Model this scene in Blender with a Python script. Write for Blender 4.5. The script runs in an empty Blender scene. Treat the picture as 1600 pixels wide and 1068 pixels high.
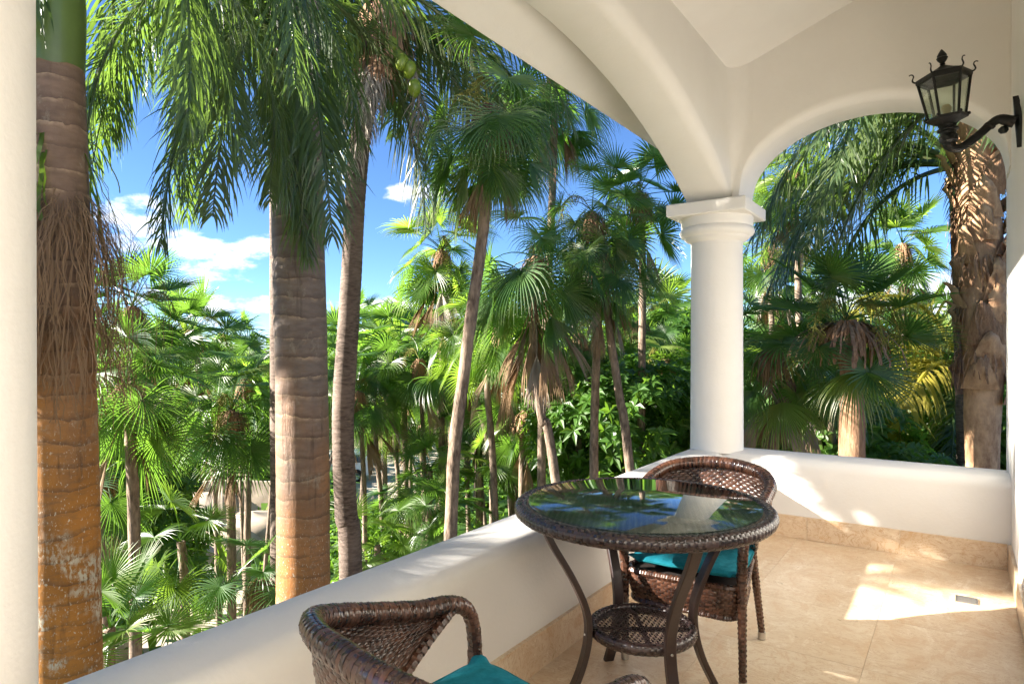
import bpy, math, random
from math import sin, cos, pi, radians, sqrt
from mathutils import Vector, Matrix, noise
V = Vector
random.seed(11)
SC = bpy.context.scene
COL = SC.collection

# ------------------------------------------------------------------ camera
CAMZ = 1.30
cd = bpy.data.cameras.new('camera'); cam = bpy.data.objects.new('camera', cd); COL.objects.link(cam)
cd.sensor_width = 36; cd.lens = 36 * 1025 / 1600; cd.shift_y = 9 / 1600
cd.clip_start = 0.05; cd.clip_end = 4000
cam.location = (0, 0, CAMZ); cam.rotation_euler = (pi / 2, 0, math.atan2(.5635, .826))
SC.camera = cam
# ------------------------------------------------------------------ light
SUN_TRAVEL = V((.79, .61, -.42)).normalized()
SUN_EL = math.asin(-SUN_TRAVEL.z)
SUN_ROT = math.atan2(-SUN_TRAVEL.x, -SUN_TRAVEL.y)
ld = bpy.data.lights.new('sun', 'SUN'); ld.energy = 5.0; ld.angle = radians(.6); ld.color = (1, .93, .82)
sun = bpy.data.objects.new('sun', ld); COL.objects.link(sun)
sun.rotation_euler = SUN_TRAVEL.to_track_quat('-Z', 'Y').to_euler()
SC.view_settings.view_transform = 'Standard'; SC.view_settings.look = 'None'
SC.view_settings.gamma = 1; SC.view_settings.use_curve_mapping = False
SC.view_settings.exposure = 2.6
SC.cycles.max_bounces = 10; SC.cycles.diffuse_bounces = 6; SC.cycles.glossy_bounces = 4
SC.cycles.transmission_bounces = 6; SC.cycles.transparent_max_bounces = 8
SC.cycles.sample_clamp_indirect = 6
try:
    SC.cycles.use_denoising = True
except Exception: pass

FWD = V((-.5635, .826, 0)); RGT = V((.826, .5635, 0))
def at(px, py, d):
    return FWD * d + RGT * ((px - 800) / 1025 * d) + V((0, 0, CAMZ - (py - 543) * d / 1025))

def world():
    w = bpy.data.worlds.new('World'); SC.world = w; w.use_nodes = True
    nt = w.node_tree; N = nt.nodes; L = nt.links; N.clear()
    out = N.new('ShaderNodeOutputWorld'); bg = N.new('ShaderNodeBackground'); bg.inputs[1].default_value = .05
    sky = N.new('ShaderNodeTexSky'); sky.sky_type = 'NISHITA'; sky.sun_disc = False
    sky.sun_elevation = SUN_EL; sky.sun_rotation = SUN_ROT
    sky.air_density = .62; sky.dust_density = .05; sky.ozone_density = 6
    tc = N.new('ShaderNodeTexCoord')
    def math_(op, a, b=None):
        n = N.new('ShaderNodeMath'); n.operation = op
        for k, v in enumerate((a, b)):
            if v is None: continue
            if isinstance(v, (int, float)): n.inputs[k].default_value = v
            else: L.new(v, n.inputs[k])
        return n.outputs[0]
    def dot(vec):
        n = N.new('ShaderNodeVectorMath'); n.operation = 'DOT_PRODUCT'
        L.new(tc.outputs['Generated'], n.inputs[0]); n.inputs[1].default_value = vec
        return n.outputs['Value']
    nz = N.new('ShaderNodeTexNoise'); nz.inputs['Scale'].default_value = 9; nz.inputs['Detail'].default_value = 9
    nz.inputs['Roughness'].default_value = .6
    mp = N.new('ShaderNodeMapping'); mp.inputs['Scale'].default_value = (1, 1, 2.2)
    L.new(tc.outputs['Generated'], mp.inputs[0]); L.new(mp.outputs[0], nz.inputs[0])
    masks = None
    # banks of cumulus: (picture column, row, half widths)
    for px, py, sx, sy in ((240, 335, .085, .036), (335, 385, .090, .030), (290, 350, .07, .03),  (640, 300, .06, .02), (1075, 492, .07, .012), (1400, 470, .3, .04),
                           (-700, 300, .5, .12), (2600, 330, .5, .1), (-2600, 420, .8, .1), (560, 480, .3, .02)):
        c = (FWD + RGT * ((px - 800) / 1025) + V((0, 0, (543 - py) / 1025))).normalized()
        a = V((0, 0, 1)).cross(c).normalized(); b = c.cross(a)
        q = math_('ADD', math_('POWER', math_('DIVIDE', math_('ABSOLUTE', dot(a)), sx), 2), math_('POWER', math_('DIVIDE', math_('ABSOLUTE', dot(b)), sy), 2))
        front = math_('GREATER_THAN', dot(c), 0)
        m = math_('MULTIPLY', math_('MAXIMUM', math_('SUBTRACT', 1, math_('MULTIPLY', q, .66)), 0), front)
        masks = m if masks is None else math_('MAXIMUM', masks, m)
    val = math_('ADD', masks, math_('MULTIPLY', math_('SUBTRACT', nz.outputs[0], .5), 3.2))
    ramp = N.new('ShaderNodeMapRange'); ramp.interpolation_type = 'SMOOTHSTEP'
    ramp.inputs[1].default_value = .50; ramp.inputs[2].default_value = .95
    L.new(math_('MULTIPLY', val, math_('GREATER_THAN', masks, .001)), ramp.inputs[0])
    n2 = N.new('ShaderNodeTexNoise'); n2.inputs['Scale'].default_value = 16; n2.inputs['Detail'].default_value = 6
    L.new(mp.outputs[0], n2.inputs[0])
    cc = N.new('ShaderNodeMix'); cc.data_type = 'RGBA'
    cc.inputs[6].default_value = (4.6, 4.9, 5.6, 1); cc.inputs[7].default_value = (7.2, 7.1, 7.0, 1)
    L.new(n2.outputs[0], cc.inputs[0])
    mx = N.new('ShaderNodeMix'); mx.data_type = 'RGBA'
    fac = math_('MULTIPLY', ramp.outputs[0], .92)
    L.new(fac, mx.inputs[0]); L.new(sky.outputs[0], mx.inputs[6]); L.new(cc.outputs[2], mx.inputs[7])
    L.new(mx.outputs[2], bg.inputs[0]); L.new(bg.outputs[0], out.inputs[0])
world()

# ------------------------------------------------------------------ materials
class M:
    """small node-graph builder"""
    def __init__(s, name):
        s.m = bpy.data.materials.new(name); s.m.use_nodes = True
        s.nt = s.m.node_tree; s.N = s.nt.nodes; s.L = s.nt.links
        s.b = s.N['Principled BSDF']; s.out = s.N['Material Output']
        s.tc = s.N.new('ShaderNodeTexCoord')
    def put(s, v, sock):
        if isinstance(v, (int, float)): sock.default_value = v
        elif isinstance(v, (tuple, list)): sock.default_value = (*v, 1) if len(v) == 3 and sock.type == 'RGBA' else v
        else: s.L.new(v, sock)
    def noise(s, scale=5, detail=4, rough=.5, coord='Object', sc=None, dist=0):
        n = s.N.new('ShaderNodeTexNoise'); n.inputs['Scale'].default_value = scale
        n.inputs['Detail'].default_value = detail; n.inputs['Roughness'].default_value = rough
        n.inputs['Distortion'].default_value = dist
        if coord == 'Shift':       # object coordinates shifted at random from piece to piece
            if not hasattr(s, 'sh'):
                a = s.N.new('ShaderNodeVectorMath'); a.operation = 'SCALE'; a.inputs[0].default_value = (31, 17, 23); s.L.new(s.rand(), a.inputs['Scale'])
                b = s.N.new('ShaderNodeVectorMath'); b.operation = 'ADD'; s.L.new(s.tc.outputs['Object'], b.inputs[0]); s.L.new(a.outputs[0], b.inputs[1]); s.sh = b.outputs[0]
            src = s.sh
        else: src = s.tc.outputs[coord]
        if sc:
            mp = s.N.new('ShaderNodeMapping'); mp.inputs['Scale'].default_value = sc
            s.L.new(src, mp.inputs[0]); src = mp.outputs[0]
        s.L.new(src, n.inputs['Vector']); return n.outputs[0]
    def rng(s, v, a, b, c=0, d=1):
        n = s.N.new('ShaderNodeMapRange'); n.inputs[1].default_value = a; n.inputs[2].default_value = b
        n.inputs[3].default_value = c; n.inputs[4].default_value = d; s.put(v, n.inputs[0]); return n.outputs[0]
    def mix(s, f, a, b):
        n = s.N.new('ShaderNodeMix'); n.data_type = 'RGBA'; s.put(f, n.inputs[0]); s.put(a, n.inputs[6]); s.put(b, n.inputs[7]); return n.outputs[2]
    def math(s, op, a, b=0.):
        n = s.N.new('ShaderNodeMath'); n.operation = op; s.put(a, n.inputs[0]); s.put(b, n.inputs[1]); return n.outputs[0]
    def sep(s, coord='Object'):
        n = s.N.new('ShaderNodeSeparateXYZ'); s.L.new(s.tc.outputs[coord], n.inputs[0]); return n.outputs
    def rand(s):
        return s.N.new('ShaderNodeObjectInfo').outputs['Random']
    def bump(s, h, strength=.3, dist=.01):
        n = s.N.new('ShaderNodeBump'); n.inputs['Strength'].default_value = strength; n.inputs['Distance'].default_value = dist
        s.put(h, n.inputs['Height']); s.L.new(n.outputs[0], s.b.inputs['Normal']); return n
    def set(s, color=None, rough=None, spec=None, metal=None, coat=None):
        if color is not None: s.put(color, s.b.inputs['Base Color'])
        if rough is not None: s.put(rough, s.b.inputs['Roughness'])
        if spec is not None: s.put(spec, s.b.inputs['Specular IOR Level'])
        if metal is not None: s.put(metal, s.b.inputs['Metallic'])
        if coat is not None: s.put(coat, s.b.inputs['Coat Weight'])
        return s

def m_plaster():
    m = M('cream_plaster')
    n = m.noise(1.7, 5, .6); f = m.noise(60, 4, .6); g = m.noise(7, 5, .6)
    c = m.mix(m.rng(n, .3, .7), (.72, .70, .665), (.77, .755, .725))
    c = m.mix(m.rng(m.noise(3, 8, .75), .66, .8, 0, .35), c, (.62, .55, .45))
    m.set(c, .75, .3); m.bump(m.math('ADD', m.math('MULTIPLY', f, .35), g), .28, .010); return m.m
def m_marble():
    m = M('cream_marble'); r = m.rand(); K = dict(coord='Shift')
    n = m.noise(2.6, 6, .6, dist=1.2, **K); v = m.noise(5.5, 9, .72, dist=2.2, sc=(1, .55, 1), **K); w = m.noise(22, 7, .72, dist=1.2, **K); u = m.noise(9, 8, .7, dist=3, sc=(.5, 1.3, 1), **K)
    c = m.mix(m.rng(n, .3, .7), (.62, .455, .295), (.73, .60, .445))
    c = m.mix(m.rng(v, .53, .60, 0, .6), c, (.58, .36, .19))
    c = m.mix(m.rng(v, .36, .45, .65, 0), c, (.83, .73, .60))
    c = m.mix(m.math('MULTIPLY', m.rng(u, .495, .51), m.rng(u, .535, .515)), c, (.50, .30, .15))
    c = m.mix(m.rng(w, .64, .70, 0, .75), c, (.40, .22, .11))
    c = m.mix(m.math('MULTIPLY', r, .32), c, (.78, .64, .46))
    m.set(c, m.rng(w, .3, .7, .25, .42), .5); m.bump(v, .05, .004); return m.m
def m_leaf(name, c1, c2, c3, trans, tr=.4, rough=.38, spec=.5, tips=False):
    m = M(name); r = m.rand()
    n = m.noise(2.5, 3, .5, coord='Object')
    c = m.mix(m.rng(n, .3, .7), c1, c2); c = m.mix(m.math('MULTIPLY', m.math('POWER', r, 3), .75), c, c3)
    st = m.noise(30, 2, .5, sc=(1, 1, .2)); c = m.mix(m.math('MULTIPLY', st, .35), c, c2)
    if tips:       # leaf ends dry out: tan beyond about a metre from the stem
        ln = m.N.new('ShaderNodeVectorMath'); ln.operation = 'LENGTH'; m.L.new(m.tc.outputs['Object'], ln.inputs[0])
        tt = m.math('ADD', ln.outputs['Value'], m.math('MULTIPLY', m.noise(14, 2, .5), .25))
        c = m.mix(m.math('MULTIPLY', m.rng(tt, 1.12, 1.32, 0, .8), m.rng(r, 0, 1, .25, 1)), c, (.30, .25, .11))
    m.set(c, rough, spec)
    t = m.N.new('ShaderNodeBsdfTranslucent'); m.put(m.mix(r, trans, tuple(min(1, x * 1.5) for x in trans)), t.inputs[0])
    mx = m.N.new('ShaderNodeMixShader'); mx.inputs[0].default_value = tr
    m.L.new(m.b.outputs[0], mx.inputs[1]); m.L.new(t.outputs[0], mx.inputs[2]); m.L.new(mx.outputs[0], m.out.inputs[0])
    return m.m
def m_bark(name, c1, c2, scale=14, sc=(1, 1, 3), rough=.85, bump=.8):
    m = M(name); n = m.noise(scale, 8, .65, sc=sc); k = m.noise(2.2, 4, .5)
    c = m.mix(m.rng(n, .35, .65), c1, c2); c = m.mix(m.rng(k, .4, .7, 0, .45), c, tuple(x * 1.5 for x in c2))
    m.set(c, rough, .25); m.bump(n, bump, .012); return m.m
def m_royal(name, zsplit, low, high, soft=.5, white=1., pitch=.155):
    """royal palm bark: grey-brown above, orange lichen coat below, white lichen flecks"""
    m = M(name); s = m.sep('Object'); z = s[2]
    n = m.noise(5, 6, .6, sc=(1, 1, 2.5)); f = m.noise(38, 6, .7, sc=(1, 1, .5)); b = m.noise(1.6, 4, .5)
    zz = m.math('ADD', z, m.math('MULTIPLY', m.math('SUBTRACT', m.noise(2.1, 8, .68, sc=(1, 1, .55)), .5), 3.4))
    fac = m.rng(zz, zsplit - soft, zsplit + soft)
    lo = m.mix(m.rng(b, .35, .65), low, tuple(x * .55 for x in low)); hi = m.mix(m.rng(n, .3, .7), high, tuple(x * .55 for x in high))
    c = m.mix(fac, lo, hi)
    c = m.mix(m.rng(m.noise(9, 5, .6, sc=(1, 1, 4)), .5, .72, 0, .6), c, (.16, .10, .06))
    zr = m.math('FRACT', m.math('DIVIDE', m.math('ADD', z, m.math('MULTIPLY', m.noise(1.7, 5, .6), .24)), pitch))
    c = m.mix(m.math('MULTIPLY', m.rng(zr, .0, .22, 1, 0), m.rng(m.noise(3, 4, .6), .3, .6, .25, .75)), c, (.085, .055, .036))
    c = m.mix(m.math('MULTIPLY', m.math('MULTIPLY', m.rng(zr, .80, .97), fac), m.rng(m.noise(5, 4, .7), .42, .6, 0, .6)), c, (.50, .37, .24))
    patch = m.math('MULTIPLY', m.rng(m.noise(2.4, 3, .5, sc=(1, 1, 1.6)), .46, .54), m.rng(z, zsplit - .9, zsplit - 1.15))
    wf = m.math('MULTIPLY', m.math('MULTIPLY', m.rng(f, .46, .56), patch), .9 * white)
    c = m.mix(wf, c, (.62, .60, .50))
    sp = m.math('MULTIPLY', m.rng(m.noise(60, 4, .7, sc=(1, 1, .6)), .60, .66), m.rng(z, zsplit, zsplit - .5, 0, .8))
    c = m.mix(sp, c, (.65, .62, .52))
    crack = m.rng(m.noise(11, 7, .7, sc=(1, 1, .10)), .575, .64); c = m.mix(m.math('MULTIPLY', crack, m.rng(m.noise(2.5, 3, .5), .4, .6, .1, .65)), c, (.07, .045, .03))
    moss = m.math('MULTIPLY', m.rng(m.noise(6, 9, .78, sc=(1, 1, .7)), .56, .66), .45); c = m.mix(moss, c, (.36, .33, .26))
    m.set(c, .62, .3); m.bump(m.math('SUBTRACT', m.math('ADD', f, n), crack), .55, .008); return m.m
def m_simple(name, c, rough=.5, metal=0, spec=.5, coat=0, var=.25, scale=20, bump=.1):
    m = M(name); n = m.noise(scale, 5, .6)
    m.set(m.mix(m.rng(n, .3, .7), c, tuple(x * (1 - var) for x in c)), m.rng(n, .3, .7, rough * .85, min(1, rough * 1.15)), spec, metal, coat)
    if bump: m.bump(n, bump, .004)
    return m.m
def m_rattan(name='brown_rattan', a=(.020, .009, .007), b=(.085, .034, .019), hi=(.15, .062, .032)):
    m = M(name); g = m.N.new('ShaderNodeNewGeometry').outputs['Random Per Island']; n = m.noise(160, 3, .6); k = m.noise(7, 3, .5)
    c = m.mix(m.math('MULTIPLY', m.math('ADD', g, m.rng(n, .3, .7, -.2, .2)), 1.), a, b); c = m.mix(m.rng(k, .45, .7, 0, .5), c, hi)
    m.set(c, m.rng(g, 0, 1, .20, .38), .6, 0, .25); m.bump(n, .25, .001); return m.m
def m_pane(name, tint, rough=0.):
    """a thin clear sheet: mirror reflection by angle, the rest passes straight through"""
    m = M(name); m.N.remove(m.b); g = m.N.new('ShaderNodeBsdfGlossy'); g.inputs['Roughness'].default_value = rough; g.inputs['Color'].default_value = (.92, .95, .95, 1)
    t = m.N.new('ShaderNodeBsdfTransparent'); t.inputs[0].default_value = (*tint, 1); f = m.N.new('ShaderNodeFresnel'); f.inputs[0].default_value = 1.5
    x = m.N.new('ShaderNodeMixShader'); bf = m.N.new('ShaderNodeNewGeometry').outputs['Backfacing']; both = m.math('DIVIDE', m.math('MULTIPLY', f.outputs[0], 2), m.math('ADD', f.outputs[0], 1)); m.L.new(m.math('MULTIPLY', both, m.math('SUBTRACT', 1, bf)), x.inputs[0]); m.L.new(t.outputs[0], x.inputs[1]); m.L.new(g.outputs[0], x.inputs[2]); m.L.new(x.outputs[0], m.out.inputs[0]); return m.m
def m_glass(name, tint, rough=0., ior=1.5):
    m = M(name); m.set(tint, rough); m.b.inputs['Transmission Weight'].default_value = 1; m.b.inputs['IOR'].default_value = ior; return m.m

PLASTER = m_plaster(); MARBLE = m_marble(); RATTAN = m_rattan()
GROUT = m_simple('tile_joint', (.60, .46, .31), .8)
DARKRATTAN = m_rattan('dark_rattan', (.012, .008, .009), (.050, .028, .026), (.06, .036, .032))
BACKING = m_simple('weave_backing', (.016, .008, .006), .8)
LEGMETAL = m_simple('dark_brown_metal', (.034, .018, .015), .36, spec=.6, scale=90, coat=.15)
IRON = m_simple('black_wrought_iron', (.006, .006, .006), .42, spec=.4, scale=70, bump=.5)
TOPSTRAND = m_simple('bronze_rattan', (.22, .16, .125), .35, spec=.6, var=.4, scale=60)
TEAL = m_simple('teal_cushion_cloth', (.007, .21, .29), .8, spec=.25, var=.30, scale=42, bump=.6)
TEALDARK = m_simple('teal_piping', (.006, .17, .21), .8, spec=.2)
GRATE = m_simple('grey_drain_metal', (.22, .21, .20), .5, metal=.6)
SILVER = m_simple('brushed_metal', (.6, .58, .55), .35, metal=1)
GLASS = m_pane('table_glass', (.74, .86, .86), .01); LAMPGLASS = m_pane('lantern_glass', (.90, .93, .88), .03)
BULB = m_simple('frosted_bulb', (.72, .60, .42), .4)
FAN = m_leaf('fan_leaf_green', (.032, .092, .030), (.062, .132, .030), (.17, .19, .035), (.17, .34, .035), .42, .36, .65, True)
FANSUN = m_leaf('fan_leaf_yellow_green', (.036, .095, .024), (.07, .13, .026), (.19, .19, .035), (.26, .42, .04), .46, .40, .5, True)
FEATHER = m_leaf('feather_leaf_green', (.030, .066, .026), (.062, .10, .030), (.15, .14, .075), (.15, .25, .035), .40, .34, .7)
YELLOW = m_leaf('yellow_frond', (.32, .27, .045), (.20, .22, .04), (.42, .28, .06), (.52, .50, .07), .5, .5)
DEAD = m_leaf('dead_leaf_brown', (.33, .22, .13), (.19, .115, .065), (.46, .36, .25), (.22, .12, .05), .18, .8, .2)
GREYDEAD = m_leaf('dead_leaf_grey', (.38, .33, .28), (.24, .19, .15), (.46, .42, .36), (.2, .15, .1), .15, .8, .2)
BUSH = m_leaf('broad_leaf_green', (.040, .11, .02), (.075, .16, .024), (.12, .18, .03), (.20, .38, .03), .40, .42)
STALK = m_simple('yellow_flower_stalk', (.22, .21, .035), .8)
BOOT = m_bark('palm_boot_tan', (.20, .095, .052), (.56, .35, .20), 9, (1.5, 1.5, .7), .8, 1.)
THATCHBARK = m_bark('thatch_palm_bark', (.065, .045, .034), (.30, .225, .17), 26, (1, 1, .33), .9, 1.)
COCOBARK = m_bark('coconut_palm_bark', (.050, .035, .028), (.19, .145, .12), 11, (1, 1, 4), .9, 1.)
FIBRE = m_bark('palm_boot_fibre', (.16, .085, .05), (.37, .22, .13), 18, (3, 3, .6))
ROYAL1 = m_royal('royal_bark_orange', 1.0, (.50, .215, .045), (.235, .155, .11), .75)
ROYAL2 = m_royal('royal_bark_brown', -.1, (.44, .19, .055), (.215, .17, .148), 1.2, .7, .19)
SHAFT = m_simple('green_crownshaft', (.13, .19, .045), .35, var=.35, scale=3, coat=.2, bump=.05)
COCONUT = m_simple('green_coconut', (.22, .30, .03), .4, var=.35, scale=8)
SAND = m_simple('sandy_gravel', (.55, .47, .37), .95, var=.35, scale=1.2, bump=.5)
STONE = m_simple('pale_boulder_stone', (.62, .50, .38), .9, var=.4, scale=2.2, bump=.6)
GREENWALL = m_simple('pale_green_wall', (.42, .50, .44), .8, var=.2, scale=3)

# ------------------------------------------------------------------ mesh helpers
class MB:
    def __init__(s): s.v = []; s.f = []; s.mi = []; s.cur = 0
    def add(s, vs, fs):
        o = len(s.v); s.v.extend([tuple(p) for p in vs]); s.f.extend([tuple(o + i for i in f) for f in fs]); s.mi.extend([s.cur] * len(fs))
    def box(s, a, b):
        (x0, y0, z0), (x1, y1, z1) = a, b
        s.add([(x0,y0,z0),(x1,y0,z0),(x1,y1,z0),(x0,y1,z0),(x0,y0,z1),(x1,y0,z1),(x1,y1,z1),(x0,y1,z1)],
              [(0,3,2,1),(4,5,6,7),(0,1,5,4),(1,2,6,5),(2,3,7,6),(3,0,4,7)])
    def grid(s, rows, closed=False):
        n = len(rows[0]); vs = [p for r in rows for p in r]; fs = []
        for i in range(len(rows) - 1):
            for j in range(n if closed else n - 1):
                k = (j + 1) % n; fs.append((i*n+j, i*n+k, (i+1)*n+k, (i+1)*n+j))
        s.add(vs, fs)
    def tube(s, pts, rad, n=10, cap=True, mod=None, flat=None, up=None):
        pts = [V(p) for p in pts]; R = rad if isinstance(rad, (list, tuple)) else [rad] * len(pts)
        rows = []; a = None; dist = 0
        for i, p in enumerate(pts):
            t = (pts[min(i+1, len(pts)-1)] - pts[max(i-1, 0)]).normalized()
            if a is None:
                a = t.cross(V(up) if up else (V((0,0,1)) if abs(t.z) < .9 else V((1,0,0)))).normalized()
            a = (a - t * a.dot(t)).normalized(); b = t.cross(a)
            if i: dist += (pts[i] - pts[i-1]).length
            row = []
            for k in range(n):
                th = 2 * pi * k / n; r = R[i] * (mod(dist, th) if mod else 1)
                fa, fb = flat if flat else (1, 1)
                row.append(p + a * (cos(th) * r * fa) + b * (sin(th) * r * fb))
            rows.append(row)
        s.grid(rows, True)
        if cap:
            o = len(s.v) - n * len(rows)
            s.f.append(tuple(o + k for k in range(n))); s.f.append(tuple(o + (len(rows)-1)*n + k for k in reversed(range(n)))); s.mi += [s.cur] * 2
    def lathe(s, prof, c=(0, 0, 0), n=24):
        rows = [[(c[0] + r * cos(2*pi*k/n), c[1] + r * sin(2*pi*k/n), c[2] + z) for k in range(n)] for r, z in prof]
        s.grid(rows, True)
    def mesh(s, name, mats, smooth=True, sharp=None):
        me = bpy.data.meshes.new(name); me.from_pydata(s.v, [], s.f)
        for m in (mats if isinstance(mats, (list, tuple)) else [mats]): me.materials.append(m)
        if any(s.mi): me.polygons.foreach_set('material_index', s.mi)
        if smooth: me.polygons.foreach_set('use_smooth', [True] * len(me.polygons))
        me.update()
        if sharp: me.set_sharp_from_angle(angle=radians(sharp))
        return me
    def obj(s, name, mats, parent=None, smooth=True, sharp=40, kind=None, label=None):
        return link(s.mesh(name, mats, smooth, sharp), name, parent, kind, label)
def link(me, name, parent=None, kind=None, label=None, loc=None):
    o = bpy.data.objects.new(name, me); COL.objects.link(o)
    if parent is not None: o.parent = parent
    if kind: o['kind'] = kind
    if label: o['label'] = label
    if loc is not None: o.location = loc
    return o
def tag(o, label, cat, group=None, kind=None):
    o['label'] = label; o['category'] = cat
    if group: o['group'] = group
    if kind: o['kind'] = kind
    return o
def thing(name, label, cat, loc=(0, 0, 0), rz=0, group=None):
    o = bpy.data.objects.new(name, None); COL.objects.link(o); o.location = loc; o.rotation_euler = (0, 0, rz)
    o.empty_display_size = .1
    return tag(o, label, cat, group)
def catmull(P, n=8):
    P = [V(p) for p in P]; Q = [2*P[0]-P[1]] + P + [2*P[-1]-P[-2]]; out = []
    for i in range(1, len(Q) - 2):
        for k in range(n):
            t = k / n; a, b, c, d = Q[i-1:i+3]
            out.append(.5 * ((2*b) + (c-a)*t + (2*a-5*b+4*c-d)*t*t + (3*b-a-3*c+d)*t**3))
    out.append(P[-1]); return out
def weave(mb, S, nu, nv, h=.003, span=1.0, wrap=False, jit=.12, seed=1, long=2):
    """raised strands of a basket weave over the surface S(u, v); each over-strand a bent strip"""
    rnd = random.Random(seed)
    def nrm(u, v):
        e = .002; p = S(u, v); a = S(min(u+e, 1) if not wrap else u+e, v) - S(u-e if wrap else max(u-e, 0), v); b = S(u, min(v+e, 1)) - S(u, max(v-e, 0))
        n = a.cross(b)
        return p, (n.normalized() if n.length > 1e-12 else V((0, 0, 1)))
    for j in range(nv):
        off = (j % 2) * long / 2
        i = -off
        while i < nu:
            u0 = (i + .02) / nu; u1 = (i + long - .02) / nu
            if not wrap: u0 = max(0, u0); u1 = min(1, u1)
            if u1 - u0 > .1 / nu:
                hh = h * (1 + rnd.uniform(-jit, jit) * 2); dv = rnd.uniform(-jit, jit) * .25 / nv; rows = []
                for a, lift in ((0, -.25), (.22, .85), (.5, 1.1), (.78, .85), (1, -.25)):
                    u = u0 + (u1 - u0) * a; r = []
                    for b, l2 in ((.03, .1), (.5, 1), (.97, .1)):
                        v = min(1, max(0, (j + b) / nv + dv)); p, n = nrm(u, v); r.append(p + n * hh * (lift * (.45 + .55 * l2)))
                    rows.append(r)
                mb.grid(rows)
            i += long

# ------------------------------------------------------------------ veranda
XI, XO = -1.36, -1.69            # arch wall faces
PI_ = -1.415                     # parapet inner face
YI, YO = 4.81, 5.17
SPR = 2.36
def roofz(x): return 3.28 + .367 * (x - XI)

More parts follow.
